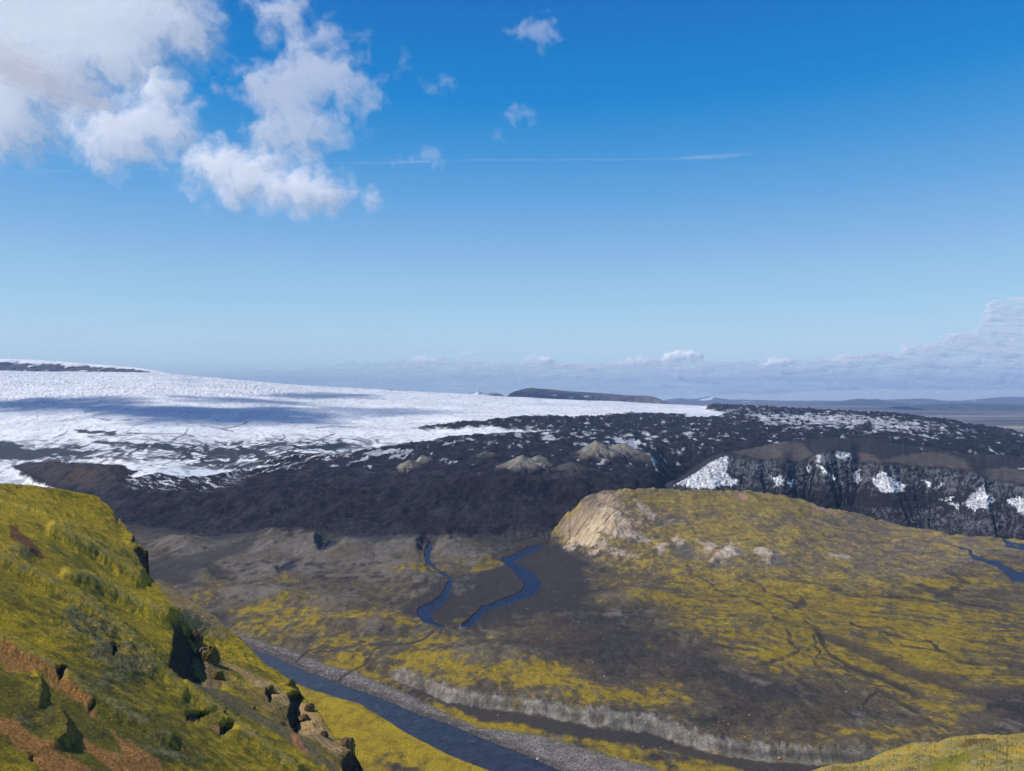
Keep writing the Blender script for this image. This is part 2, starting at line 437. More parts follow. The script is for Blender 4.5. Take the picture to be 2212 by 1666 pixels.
# dark sand plain around the blue streams
plain = sdpoly(QX, QY, Z5((390, 610), (470, 540), (640, 450), (720, 400), (830, 400), (900, 340), (1000, 270), (1200, 200), (1380, 170), (1480, 210), (1590, 300), (1570, 380), (1620, 480), (1600, 560),
                          (1480, 600), (1300, 640), (1000, 690), (850, 715), (700, 725), (600, 720), (430, 650)))
plain_m = sstep(-9, 9, plain + 9 * fbm(XB / 30, YB / 60, 4, 45))
isle = sstep(-2, 2, np.maximum.reduce([sdpoly(QX, QY, Z5((830, 370), (880, 310), (940, 285), (1010, 300), (1080, 310), (1000, 350), (900, 365))),
                                       sdpoly(QX, QY, Z5((700, 700), (740, 675), (800, 670), (820, 690), (770, 712)))]))
palebar = sstep(-2, 3, sdpoly(QX, QY, Z5((700, 480), (720, 435), (800, 440), (870, 455), (850, 500), (760, 530), (700, 520))))
darkfan = sstep(-12, 14, sdpoly(QX, QY, Z5((1030, 830), (1180, 755), (1350, 690), (1500, 600), (1700, 600), (1800, 690), (2000, 720), (2150, 830), (2330, 870), (2330, 1130), (2212, 1100), (2000, 1050), (1850, 900), (1600, 870), (1470, 960), (1350, 950), (1230, 920), (1100, 880))))
leftsand = sstep(-6, 8, sdpoly(QX, QY, Z4((960, 300), (1250, 270), (1560, 180), (1700, 180), (1600, 260), (1400, 330), (1500, 380), (1350, 400), (1200, 460), (960, 420))))
moss *= (1 - 0.93 * np.maximum(plain_m * (1 - isle), leftsand)) * (1 - 0.6 * darkfan)
moss = np.maximum(moss, isle * 0.85)

# lower flood plain: sand belt, moss belts
low = sstep(-6, 3, PY - scarp_b(PX))
beltT = curve([(600, 1400), (851, 1463), (937, 1510), (977, 1528), (1054, 1560), (1121, 1563), (1171, 1580), (1304, 1600), (1475, 1632), (1560, 1652), (1700, 1690), (2000, 1720)])
belt = sstep(-4, 5, QY - beltT(QX) + 5 * finep)
mossL = low * (PX > 700) * belt * (1 - gravel) * sstep(-0.75, 0.1, patch + 0.5 * finep)
near = sstep(0, 6, PY - (curve([(480, 1400), (600, 1452), (640, 1475), (737, 1508), (854, 1566), (971, 1630), (1071, 1667), (1190, 1725)])(PX)) + 2 * finep) * (PX < 1260)
ribs = ridged((XB + 0.6 * YB) / 26, (YB - 0.5 * XB) / 34, 4, 91, .55)
ribsd = pline(QX, QY, Z5((20, 1290, 6), (110, 1350, 14), (220, 1320, 10), (120, 1380, 10), (80, 1480, 12), (280, 1420, 30), (420, 1440, 24), (560, 1520, 12)), 30)
ribse = pline(QX, QY, Z5((100, 1500, 10), (300, 1600, 14), (420, 1680, 20), (600, 1590, 10), (450, 1560, 8), (250, 1540, 6)), 30)
mossN = near * sstep(-0.35, 0.15, patch * 0.8 + 0.55 * finep + 0.42 - 0.045 * np.maximum(ribsd + 10, 0) - 0.03 * np.maximum(ribse + 10, 0)) * (1 - .85 * sstep(-2.5, 2.5, np.maximum(ribsd, ribse) - 2 + 5 * finep)) * (1 - .6 * sstep(.45, .8, ribs + .3 * finep))
moss = lerp(moss, np.maximum(mossL, mossN), np.maximum(low, near))
moss *= (1 - gravel)

# scarp face
sc_u = (scarp_b(PX) + 5 * fbm(PX / 18, PY / 40, 4, 96) - 1 - PY) / np.maximum(scarp_b(PX) - scarp_t(PX), 4)
scarp = sstep(-0.02, 0.12, sc_u) * sstep(1.15, .85, sc_u + 0.25 * fbm(PX / 14, PY / 60, 3, 95)) * sstep(835, 862, PX) * sstep(2050, 1800, PX)

scarp *= (.66 + .34 * sstep(-.35, .25, fbm(PX / 34, PY / 26, 4, 97))) * (1 - .8 * np.exp(-((PX - 1117) / 12)**2)) * (1 - .7 * np.exp(-((PX - 913) / 7)**2))
# --- hill surface
hs_ = (hill_f(PX) - PY) / np.maximum(hill_f(PX) - hill_c(PX), 2)
hill = sstep(1182, 1200, PX) * sstep(-0.02, 0.05, hs_)
ga2 = ridged((XB + 0.5 * YB + wU * .6) / 60, (YB - 0.4 * XB) / 26, 5, 101, .6)
hx = fbm(XB / 40, YB / 70, 5, 111, .6)
hmoss = sstep(-0.35, 0.55, 0.45 * hx + 0.75 * (ga2 - .1) + .25 * finep + blobs(PX, PY, [(1450, 1075, 120, 10, .5), (1600, 1090, 90, 22, .35), (1700, 1085, 60, 14, .5), (1370, 1205, 45, 16, 1.1), (1500, 1110, 60, 20, .1),
              (1480, 1165, 60, 14, .3), (1600, 1170, 180, 18, .15), (1750, 1200, 200, 14, .2), (1560, 1140, 50, 16, .45), (1420, 1090, 60, 10, .4),
              (1900, 1190, 200, 40, -.35), (1830, 1125, 100, 20, -.4), (1500, 1095, 50, 6, -.5), (1460, 1125, 60, 10, -.6), (1620, 1120, 40, 8, -.3), (1300, 1085, 40, 24, -1.2), (1330, 1130, 50, 30, -.9)]))
pale1 = sdpoly(QX, QY, ZH((240, 520), (310, 440), (420, 330), (560, 240), (620, 190), (760, 165), (880, 150), (800, 190), (740, 250), (860, 300), (960, 400), (1050, 470), (960, 520), (900, 490), (880, 560), (760, 570), (640, 560),
                           (600, 640), (560, 680), (480, 670), (320, 620), (270, 580)))
pale2 = np.maximum.reduce([sdpoly(QX, QY, ZH(*p)) for p in (
    [(640, 590), (720, 620), (700, 680), (620, 730), (520, 760), (480, 720), (570, 690), (600, 640)],
    [(260, 670), (340, 650), (400, 670), (380, 700), (290, 700)],
    [(740, 560), (770, 490), (880, 480), (940, 540), (1050, 580), (1100, 600), (1060, 640), (980, 610), (880, 600), (800, 570)],
    [(690, 730), (720, 710), (900, 720), (1000, 740), (980, 770), (850, 770), (740, 760)],
    [(1060, 650), (1140, 640), (1250, 650), (1220, 690), (1180, 770), (1150, 740), (1130, 680)],
    [(1530, 600), (1570, 610), (1640, 600), (1690, 650), (1660, 710), (1590, 740), (1570, 680)],
    [(1690, 690), (1760, 650), (1880, 640), (1900, 700), (1860, 760), (1740, 790), (1620, 800), (1680, 740)],
    [(2040, 700), (2080, 670), (2180, 680), (2230, 740), (2180, 820), (2110, 820)],
    [(1260, 590), (1330, 590), (1400, 610), (1380, 660), (1300, 640)],
    [(940, 250), (1000, 280), (1100, 350), (1170, 400), (1080, 400), (1000, 360)])])
greyslump = sstep(-4, 10, np.maximum.reduce([sdpoly(QX, QY, ZH(*p)) for p in (
    [(1250, 600), (1500, 640), (1560, 740), (1450, 790), (1280, 760)], [(1690, 760), (1900, 660), (2000, 680), (1960, 770), (1800, 820), (1650, 850)],
    [(2200, 680), (2350, 760), (2500, 820), (2300, 860), (2160, 840)], [(1180, 420), (1400, 350), (1300, 420), (1130, 520), (1050, 500)])]))
palerow = sstep(-2, 2, sdpoly(QX, QY, Z6((930, 260), (1080, 265), (1070, 290), (960, 285))))
p1 = sstep(-4, 5, pale1 + 8 * finep); p2 = sstep(-4, 6, pale2 + 9 * finep)
red = sstep(-2, 4, np.maximum(sdpoly(QX, QY, ZH((1790, 170), (1960, 180), (2000, 280), (1900, 230))), sdpoly(QX, QY, Z3((780, 1175), (900, 1210), (1000, 1250), (980, 1265), (850, 1230)))))

# --- relief
amp_f = (1 - sstep(-6, 3, sd_chan)) * (1 - sstep(-8, 2, sd_river))
mound = blobs(PX, PY, [(400, 1180, 60, 14, 9), (600, 1170, 70, 24, 12), (680, 1180, 40, 20, 7), (760, 1190, 60, 20, 8), (470, 1210, 80, 12, 5), (440, 1245, 26, 10, 7), (600, 1240, 60, 16, 6), (540, 1290, 70, 20, 6), (620, 1300, 60, 20, 6),
                       (720, 1310, 60, 18, 6), (690, 1345, 80, 18, 4), (880, 1235, 60, 16, 8), (980, 1190, 50, 18, 10), (900, 1180, 60, 18, 8), (1060, 1212, 36, 9, 5), (820, 1350, 50, 14, 5),
                       (1380, 1290, 50, 16, 5), (1660, 1345, 80, 30, 5), (1080, 1420, 120, 26, 4), (1000, 1440, 90, 20, 3), (1250, 1500, 80, 16, 3)])
rough_z = 2.6 * fbm(XB / 60, YB / 60, 4, 121) + 0.8 * ridged(XB / 14, YB / 14, 4, 131) - 0.9 * sstep(-4, 2, sd_rill) - 2.2 * sstep(-10, 8, sd_wide)
upper = sstep(1230, 1170, PY) * (PX < 1230)
rough_z = rough_z + upper * 5 * ridged(XB / 70, YB / 120, 4, 141)
rough_z = lerp(rough_z, 0.25 * fbm(XB / 20, YB / 20, 4, 151), np.maximum.reduce([plain_m * (1 - isle), low * 0.9, near * .8, leftsand]))
rough_z += gravel * 0.5 * ridged(XB / 5, YB / 5, 3, 161)
hill_rel = hill * (3.4 * fbm(XB / 60, YB / 80, 5, 171, .55) + 2.4 * (ga2 - .3) + .8 * ridged(XB / 18, YB / 30, 3, 173) + 3.0 * sstep(.9, 1, hs_) * fbm(XB / 22, YB * 0, 4, 175) + p1 * 3.2 * (fbm((XB - .4 * YB) / 26, YB / 80, 5, 181, .6) + .5 * ridged((XB - .4 * YB) / 9, YB / 60, 3, 183))
                   + p2 * 2.2 * ridged(XB / 9, YB / 20, 4, 191, .6) - greyslump * 3)
flute = scarp * (.9 * ridged(XB / 9, YB / 60, 3, 201) + .8 * fbm(XB / 14, YB / 14, 3, 203))
mound = mound * (1 - sstep(-22, -5, sd_chan)) * 1.7 * (1 + .3 * fbm(XB / 35, YB / 35, 4, 143))
dz = (mound * (1 - low) * (1 - near) * (1 - plain_m) + rough_z + hill_rel + flute) * amp_f
dz = dz - 1.5 * sstep(-3.0, 1.5, sd_blue) - 2.0 * sstep(-2.5, 2.5, sd_river) - 0.8 * sstep(-2, 1.5, sd_dark)
dz += 0.9 * sstep(-7, -3, sd_chan) * (1 - sstep(-3, 0, sd_chan)) * amp_f
ZV = ZB + dz

# --- albedo
c_sand = C(.045, .039, .036); c_grey = C(.150, .132, .108); c_moss = C(.235, .165, .022); c_mossd = C(.125, .092, .034); c_brown = C(.085, .064, .040)
tone = fbm(XB / 25, YB / 40, 5, 211, .65)
A = mix(c_sand, c_grey, sstep(-.3, .7, 1.1 * tone + 0.4 * finep + .10 * mound - .12 + blobs(PX, PY, [(600, 1180, 160, 40, .7), (850, 1200, 200, 50, .4), (1900, 1200, 300, 50, .6), (1250, 1460, 200, 50, -.2), (1300, 1420, 150, 60, -.5), (1600, 1530, 250, 60, -.5)])))
A = mix(A, c_brown, .55 * sstep(-.2, .5, patch))
A = mix(A, C(.044, .039, .040), np.maximum(plain_m * (1 - isle), leftsand * .9) * .9)
A = mix(A, C(.048, .041, .037), darkfan * .6)
A = mix(A, C(.118, .092, .052), .55 * sstep(-.55, .25, pat + bias + .2) * (1 - np.maximum(plain_m * (1 - isle), leftsand)) * (1 - .7 * darkfan))
mc = mix(C(.118, .092, .036), C(.275, .195, .018), sstep(-.55, .8, .9 * finep + .9 * patch + .5 * (grain - .1) + .35 * bias))
A = mix(A, mc, moss * .92)
A = mix(A, C(.055, .045, .032), .6 * sstep(.42, .8, grain2 + .2 * finep) * np.clip(fan, 0, 1))
tex = .75 * ridged(XB / 24, YB / 34, 4, 77, .65) + .5 * fbm(XB / 5, YB / 7, 3, 78, .7)
A = A * (1 + .42 * np.clip(tex - .12, -1, 1) * (1 - plain_m * .7))[..., None]
spk = sstep(.9965, .9985, rng.random(A.shape[:2])) * (1 - gravel)
A = mix(A, C(.34, .30, .26), spk * .7)
mcn = mix(C(.22, .155, .015), C(.32, .235, .018), sstep(-.4, .5, finep + patch))
A = mix(A, mcn, np.clip(mossN * near + .6 * mossL * low, 0, 1))
A = mix(A, C(.033, .03, .031), sstep(-2.5, .5, sd_rill) * .7 * rillw)
A = mix(A, C(.055, .046, .036), sstep(-10, 4, sd_wide + 6 * finep) * .55)
A = mix(A, C(.16, .14, .12), palebar * .6 * sstep(-.5, .5, fbm(XB / 12, YB / 40, 4, 47)))
st = sstep(.1, .75, ridged(XB / 1.6, YB / 1.6, 2, 221) + .5 * perlin(XB / .8, YB / .8, 223))
A = mix(A, mix(C(.085, .075, .066), C(.31, .28, .245), st * (.55 + .6 * np.clip(fbm(XB / 14, YB / 9, 4, 225) + .3, 0, 1))) * (1 - .45 * sstep(-16, -2, sd_river))[..., None], gravel)
A = mix(A, mix(C(.17, .152, .128), C(.32, .29, .245), sstep(-.4, .5, fbm(XB / 9, YB / 14, 4, 231) + .7 * tone)), scarp * (.85 - .35 * sstep(1600, 1800, PX)))
A = mix(A, C(.05, .045, .042), low * (1 - belt) * sstep(780, 900, PX) * (1 - scarp) * .8 * (1 - gravel))
A = mix(A, C(.07, .06, .055), .9 * sstep(-1.6, .6, sd_dark))
A = mix(A, C(.03, .028, .028), .8 * sstep(-3.5, 0, sd_blue))
# hill colours
hb = mix(C(.115, .092, .068), C(.18, .140, .10), sstep(-.3, .5, hx + .5 * finep))
hb = mix(hb, C(.11, .09, .08), sstep(1750, 1950, PX) * .7)
ha = mix(hb, mix(C(.15, .115, .042), C(.285, .205, .026), sstep(-.4, .6, finep + .6 * hx)), hmoss * .8)
ha = ha * (1 + .45 * np.clip(ga2 - .25, -.8, .6))[..., None]
ha = mix(ha, C(.12, .112, .10), greyslump * .75)
ha = mix(ha, C(.33, .20, .15), red * .75)
pc = mix(C(.40, .29, .175), C(.56, .445, .29), sstep(-.4, .4, fbm((XB - .4 * YB) / 8, YB / 50, 4, 241)))
facet = sstep(-4, 4, 5 * finep + sdpoly(QX, QY, ZH((700, 285), (770, 335), (860, 420), (890, 490), (770, 495), (740, 565), (640, 565), (600, 645), (560, 690), (480, 680), (310, 620), (400, 550), (560, 395), (640, 325))))
back_f = mix(C(.19, .145, .10), C(.38, .275, .17), sstep(-.35, .45, fbm((XB - .55 * YB) / 9, (YB + .2 * XB) / 70, 5, 251, .6)))
pc = mix(back_f, pc, facet)
crk = np.maximum.reduce([pline(QX, QY, [(a, b, .7) for a, b in ZH(*p)], 12) for p in ([(690, 300), (760, 330), (850, 370), (930, 400), (960, 430)], [(740, 330), (720, 400), (640, 470)], [(800, 400), (770, 450), (800, 520)], [(430, 310), (500, 290), (580, 240)], [(600, 560), (700, 590), (770, 570)], [(1180, 640), (1230, 650)], [(880, 490), (960, 560), (1040, 590)])])
pc = mix(pc, C(.06, .045, .035), sstep(-1.6, .3, crk) * .8)
ha = mix(ha, pc, p1 * .95); ha = mix(ha, mix(C(.34, .25, .175), C(.50, .43, .34), sstep(-.3, .5, tone)), p2 * .85)
ha = mix(ha, C(.4, .36, .3), palerow * .7)
A = mix(A, ha, hill * np.maximum(np.maximum(p1, p2), sstep(-.02, .42, hs_ + .22 * patch + .12 * finep)))

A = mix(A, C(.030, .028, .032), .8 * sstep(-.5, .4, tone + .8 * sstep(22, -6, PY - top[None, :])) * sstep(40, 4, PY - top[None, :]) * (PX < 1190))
A = A * np.where(hill[..., None] > .5, .93, .80 + .12 * np.clip(mossN * near, 0, 1)[..., None])
VLAT = (PX, PY, XB, YB, ZV); WET = np.maximum(sd_chan, sd_river)
# back of hill / far end: carry the sheet on behind the crest
back = [(40, 14), (110, 50), (220, 105), (420, 150)]
def add_back(X, Y, Z, A, steps):
    for dy, drop in steps:
        y = Y[-1] if False else None
    ys = Y[-1].copy(); zs = Z[-1].copy(); xs = X[-1].copy()
    k = len(Y)
    for dy, drop in steps:
        yn = ys + dy
        X = np.vstack([X, xs * yn / ys]); Y = np.vstack([Y, yn]); Z = np.vstack([Z, zs - drop])
        A = np.concatenate([A, A[k - 1][None]], 0)
    return X, Y, Z, A
Xv, Yv, Zv_, Av = add_back(XB, YB, ZV, A, back)
rows_extra = len(back)
pad = lambda m: np.vstack([m, np.repeat(m[-1:], rows_extra, 0)])
hillmask = pad((hill > .5))
m_val = ground_mat('valley_ground', fine=2.2, vary=.45, bump=.5, bdist=.8, fine2=3.0)
m_hill = ground_mat('hill_ground', fine=3.0, vary=.4, bump=.6, bdist=1.5, fine2=5.0)
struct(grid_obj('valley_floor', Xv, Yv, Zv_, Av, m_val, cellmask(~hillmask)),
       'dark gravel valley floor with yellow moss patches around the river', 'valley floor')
struct(grid_obj('hill', Xv, Yv, Zv_, Av, m_hill, cellmask(hillmask)),
       'low moss-streaked hill with a pale tan cliff on its left end', 'hill')

# water: flat sheets that the banks rise out of
m_riv = water_mat('river_water', (.026, .028, .042), wave=4, bump=.6, rough=.28, stretch=(1, .6, 1), spec=.3)
m_blue = water_mat('stream_water', (.007, .014, .046), wave=3, bump=.6, rough=.38, spec=.2)
def water(name, sd, zoff, mat, label, lim=9):
    m = sd > -lim
    fm = m[:-1, :-1] & m[1:, 1:] & m[1:, :-1] & m[:-1, 1:]
    return struct(grid_obj(name, XB, YB, ZB + zoff, None, mat, fm), label, 'river' if name == 'river' else 'stream')
water('river', sd_river, -0.9, m_riv, 'straight dark blue river below the mossy slope, gravel along its far bank')
water('stream', np.maximum(cw[0], 0 * cw[0] - 99), -0.75, m_blue, 'bright blue stream bending like an S across the dark sand plain', 6)
water('stream', cw[1], -0.75, m_blue, 'narrow blue stream widening into braids left of the S-shaped stream', 6)
water('stream', np.maximum(cw[2], cw[3]), -0.75, m_blue, 'blue braided stream at the right edge beyond the hill', 6)
water('stream', np.maximum(cw[4], cw[5]), -0.75, m_blue, 'small blue pool among the grey gravel mounds', 6)
# ------------------------------------------------------------------ debris-covered ice and the white glacier
sky_c = curve([(-400, 790), (-150, 797), (0, 801), (120, 803), (260, 804), (345, 806), (450, 815), (600, 828), (750, 838), (900, 846), (1000, 851), (1100, 857), (1270, 865), (1445, 873), (1530, 877),
               (1600, 880), (1750, 889), (1900, 896), (1950, 900), (2000, 907), (2050, 912), (2100, 921), (2212, 938), (2450, 965)])
sky_d = curve([(-400, 13000), (0, 12500), (400, 11500), (800, 10500), (1100, 9500), (1445, 8500), (1600, 7200), (1900, 5600), (2212, 4600), (2450, 4200)])
wallt = curve([(-400, 1090), (150, 1085), (300, 1065), (450, 1068), (600, 1058), (800, 1062), (900, 1052), (1000, 1042), (1120, 1035), (1250, 1035), (1400, 1040), (2450, 1040)])
PXM = np.arange(-300, 2440, 1.9)
R0, R1 = 85, 330
foot = 1194 + 0 * PXM
wt = wallt(PXM); st_ = sky_c(PXM); sdp = sky_d(PXM)
ta = np.linspace(0, 1, R0)[:, None]; tb = (np.linspace(0, 1, R1)[1:] ** 1.0)[:, None]
yw = 2000 + 0 * PXM
PYa = foot + (wt - foot) * ta; Ya = 1635 + (yw - 1635) * ta**0.9
PYb = wt + (st_ - wt) * tb
ex = 1.0
Yb = 1 / (1 / yw + (1 / sdp - 1 / yw) * tb ** 1.0)
PX = np.repeat(PXM[None], R0 + R1 - 1, 0); PY = np.vstack([PYa, PYb]); YB = np.vstack([Ya, Yb])
XB, YB, ZB = world(PX, PY, YB)

low_w = curve([(-300, 1060), (0, 1040), (60, 1020), (180, 1012), (250, 1012), (300, 1032), (333, 1027), (400, 1033), (500, 1023), (567, 997), (617, 987), (737, 981), (817, 968), (880, 955)])
wedge_u = curve([(880, 929), (900, 926), (954, 918), (1054, 911), (1137, 901), (1237, 903), (1304, 900), (1370, 895), (1475, 899), (1520, 902), (1568, 901), (1578, 893), (1545, 888), (1522, 883), (1526, 879), (2450, 700)], False)
wa = 9 * fbm(XB / 260, YB / 420, 5, 301, .6); wb = 3.2 * fbm(XB / 170, YB / 420, 5, 311, .6)
QX, QY = PX + wa, PY + wb
edge = np.where(PX < 880, low_w(QX) - QY, np.where(PX < 1521, wedge_u(QX) - QY, -50))
tongue = sdpoly(QX, QY, [(1480, 903), (1521, 904), (1555, 900), (1578, 894), (1560, 892), (1524, 886), (1524, 881), (1535, 878), (1500, 860), (1470, 860)])
finger = sdpoly(QX, QY, [(800, 920), (905, 928), (960, 928), (1044, 925), (1100, 930), (1160, 932), (1224, 929), (1180, 934), (1130, 938), (1037, 941), (964, 948), (904, 958), (860, 966), (790, 975)])
lefttong = sdpoly(QX, QY, [(-320, 1000), (0, 1000), (25, 1015), (70, 1040), (115, 1056), (100, 1100), (-320, 1100)])
white = np.maximum.reduce([np.clip(edge, -40, 40), finger, tongue, lefttong])
moundD = sdpoly(QX, QY, [(20, 1008), (57, 998), (127, 998), (200, 1003), (267, 1005), (300, 1015), (277, 1025), (260, 1051), (213, 1071), (110, 1052), (60, 1025)])
darks = np.maximum.reduce([moundD] + [sdpoly(QX, QY, p) for p in (
    Z1((480, 720), (620, 715), (740, 730), (930, 738), (740, 740), (600, 740)),
    Z1((600, 785), (680, 785), (840, 800), (1000, 805), (1130, 820), (1400, 865), (1370, 880), (1230, 855), (1000, 825), (850, 812), (700, 805)),
    Z1((-40, 790), (90, 790), (150, 810), (100, 825), (200, 840), (420, 835), (620, 850), (560, 880), (340, 870), (200, 900), (0, 900), (-60, 880)),
    Z1((1450, 855), (1640, 850), (1700, 862), (1540, 875)), Z1((2000, 835), (2120, 812), (2212, 800), (2260, 815), (2150, 850)), Z1((1690, 905), (1790, 890), (1800, 905), (1700, 915)))] )
streakN = ridged(XB / 330 + .3 * fbm(XB / 300, YB / 300, 3, 321), (YB) / 1000, 5, 331, .6)
lines = ridged((XB + .35 * YB) / 120, (YB - .2 * XB) / 700, 4, 341, .55)
mixw = fbm(XB / 160, YB / 400, 4, 349)
zone_str = .10 + blobs(PX, PY, [(560, 990, 170, 34, 1.0), (300, 970, 260, 26, .45), (100, 985, 160, 30, .5), (760, 960, 140, 20, .4)])
cr1 = ridged((XB + .5 * YB) / 90 + .5 * mixw, (YB - .15 * XB) / 260, 3, 345, .5)
cr2 = ridged((XB - .2 * YB) / 46 + .5 * mixw, (YB + .3 * XB) / 120, 3, 347, .5)
strk = np.maximum(sstep(.56, .80, cr1 + .26 * zone_str), .8 * sstep(.60, .84, cr2 + .26 * zone_str))
zone_mix = blobs(PX, PY, [(380, 1040, 130, 26, 1.0), (520, 1012, 120, 16, 1.0), (650, 985, 160, 14, .9)])
along = PX + np.where(PX > 540, -.25, .22) * (PY - 1000); acr = PY + np.where(PX > 540, .24, -.20) * (PX - 540)
flow = fbm(along / 55, acr / 3.6, 5, 353, .6) + .3 * fbm(along / 14, acr / 2, 3, 355)
mixp = fbm((XB + .25 * YB) / 70, (YB - .1 * XB) / 380, 5, 351, .65)
W_ = sstep(-3.5, 3.5, white + 4.5 * mixp + 2.5 * flow * np.clip(zone_mix + zone_str, 0, 1))
W_ = np.maximum(W_, sstep(.02, .34, flow - .06) * np.clip(zone_mix, 0, 1) * sstep(2, 10, 45 + white))
W_ *= 1 - sstep(-2.0, 1.5, darks + 3.5 * mixp)
W_ *= 1 - .8 * sstep(.12, .5, -flow + .1) * np.clip(zone_str - .1, 0, 1)
W_ *= 1 - .85 * strk * sstep(-3, 2, white) * np.clip(zone_str * 1.3, 0, 1)
W_ = sstep(.12, .88, W_)
cks = [Z1(*[(a, b, 1.6) for a, b in p]) for p in ([(870, 735), (1000, 745), (1150, 735), (1250, 755)], [(1430, 700), (1530, 690), (1600, 665)], [(1390, 810), (1450, 840), (1520, 860)], [(1700, 830), (1790, 790), (1850, 760), (1840, 735)], [(1590, 880), (1700, 830), (1760, 795)],
       [(1000, 805), (1100, 790), (1190, 745), (1225, 700)], [(340, 765), (420, 740), (440, 715)], [(150, 925), (200, 870), (310, 850)], [(1240, 860), (1300, 830), (1430, 812)], [(1640, 860), (1760, 850), (1900, 800), (2010, 770)], [(1900, 845), (2040, 800), (2160, 740)], [(600, 640), (700, 655), (860, 650)], [(1300, 690), (1420, 700), (1520, 720)],
       [(2050, 700), (2150, 690), (2300, 700)], [(500, 900), (640, 880), (800, 900), (1000, 905)], [(930, 760), (1060, 800), (1180, 850), (1330, 900)], [(560, 760), (700, 745), (860, 750)])]
W_ *= 1 - .75 * sstep(-1.6, .6, np.maximum.reduce([pline(PX + .6 * wa, PY + .7 * wb, c, 8) for c in cks]) - 1.2 * np.clip(mixp, -1, 1))
# isolated ice patches showing through the debris
ip = fbm(XB / 60, YB / 170, 5, 361, .62) + .25 * ridged(XB / 30, YB / 60, 3, 363)
zone_ip = blobs(PX, PY, [(1700, 907, 130, 9, .62), (1860, 915, 110, 10, .66), (1960, 928, 90, 10, .6), (1600, 893, 60, 6, .4), (2050, 940, 60, 8, .4), (1000, 955, 160, 14, .26), (1300, 950, 180, 26, .26), (860, 985, 90, 14, .3),
                         (1360, 962, 40, 12, .5), (1150, 925, 40, 4, .5), (1200, 945, 60, 10, .2), (1680, 918, 60, 10, .3), (1780, 925, 60, 12, .4), (1900, 940, 80, 10, .3), (1480, 960, 120, 30, .15), (820, 990, 60, 8, .3), (760, 1000, 50, 8, .2), (1420, 985, 60, 10, .2)])
icep = sstep(.36, .56, ip + zone_ip - .22) * (PY < 1020) * sstep(-1, -4, white)

# relief
d_f = np.clip(YB / 3000, .35, 2.2)
hum = ridged(XB / 150, YB / 190, 5, 371, .55) + .6 * fbm(XB / 60, YB / 60, 4, 381)
zn = np.where(YB > 1950, 1, sstep(1690, 1950, YB))
debris = 1 - sstep(-6, 6, white)
rel = debris * zn * (hum * 13 * d_f + 7 * ridged(XB / 45, YB / 60, 4, 383) * d_f)
rel += debris * (1 - zn) * (8 * ridged(XB / 80, YB / 140, 5, 391, .6) + 3.5 * ridged(XB / 20, YB / 40, 4, 393, .6))
crev = ridged(XB / 60, YB / 150, 4, 401, .6)
czone = (.35 + 1.1 * np.clip(fbm(XB / 800, YB / 1600, 3, 403) + .25, 0, 1)) * sstep(885, 840, PY) * sstep(800, 815, PY - (sky_c(PX) - 803)) + blobs(PX, PY, [(60, 880, 200, 60, .3), (600, 840, 100, 16, .5), (560, 990, 200, 40, .4)]) + .08
rel += (1 - debris) * czone * 8.0 * d_f * (crev - .3)
rel += (1 - debris) * 6 * fbm(XB / 500, YB / 900, 3, 411)
rel += moundD.clip(0, 30) * .9
# sharp debris cones with pale fluted flanks
cones = [(1290, 1000, 2500, 78, 100, 1.), (1268, 1012, 2440, 34, 50, .5), (1345, 1001, 2650, 56, 95, 1.), (1128, 1031, 2180, 56, 85, 1.), (1165, 1026, 2230, 46, 60, .8), (880, 1022, 2350, 36, 50, 1.), (914, 1010, 2480, 30, 44, .9),
         (1235, 1036, 2150, 34, 70, .25), (1050, 1020, 2500, 34, 60, .25), (1400, 1014, 2450, 40, 70, .3)]
paleC = np.zeros(PX.shape)
for cx, cy, cd_, hgt, rad, pl in cones:
    x0 = (cx - CX) / F * cd_
    dx = (XB - x0) + 9 * fbm(XB / 30, YB / 30, 3, 421); dy = (YB - cd_)
    rr = np.sqrt(dx**2 + (dy * .55)**2) / rad
    th = np.arctan2(dy * .55, dx)
    cone = np.clip(1 - rr * (1 + .22 * ridged(th * 3.1 + cx, rr * .6, 3, 425)), 0, 1)
    rel = np.maximum(rel, rel * (1 - .7 * sstep(0, .3, cone)) + hgt * .8 * cone)
    paleC = np.maximum(paleC, pl * sstep(0, .12, cone) * sstep(.05, .5, cone + .35 * fbm(th * 2.2, rr * 1.5, 4, 427) - .05))
ZM = ZB + rel - 90 * sstep(1390, 1490, PX) * sstep(3000, 2650, YB)

dk = fbm(XB / 60, YB / 90, 5, 431, .65)
A = mix(C(.007, .008, .013), C(.026, .025, .031), sstep(-.6, .8, dk + .5 * fbm(XB / 16, YB / 24, 3, 433)))
vein = sstep(.62, .95, ridged(XB / 55 + .4 * dk, YB / 40 + .3 * dk, 4, 435, .6)) * sstep(-.3, .4, fbm(XB / 150, YB / 150, 3, 437))
A = mix(A, C(.075, .068, .066), .75 * vein * sstep(955, 1010, PY))
A = mix(A, C(.085, .074, .066), .85 * sstep(1800, 1690, YB + 160 * dk) * sstep(-.5, .3, dk))
A = mix(A, C(.10, .088, .078), (PY < 1044) * .5 * sstep(.15, .7, dk) * blobs(PX, PY, [(700, 1030, 200, 8, .9), (1200, 1026, 200, 8, .6), (1350, 905, 300, 14, .45)]))
A = mix(A, C(.052, .040, .036), sstep(-4, 8, moundD) * .6)
A = mix(A, C(.11, .062, .035), blobs(PX, PY, [(165, 1040, 45, 12, .45)]) * sstep(-.2, .4, dk + .2))
A = mix(A, C(.23, .205, .165), paleC * .8)
ice = mix(C(.80, .80, .79), C(.56, .58, .60), sstep(.15, .9, lines * .6 + .4 * streakN) * .8)
tx = fbm(XB / 22, YB / 70, 4, 441, .7)
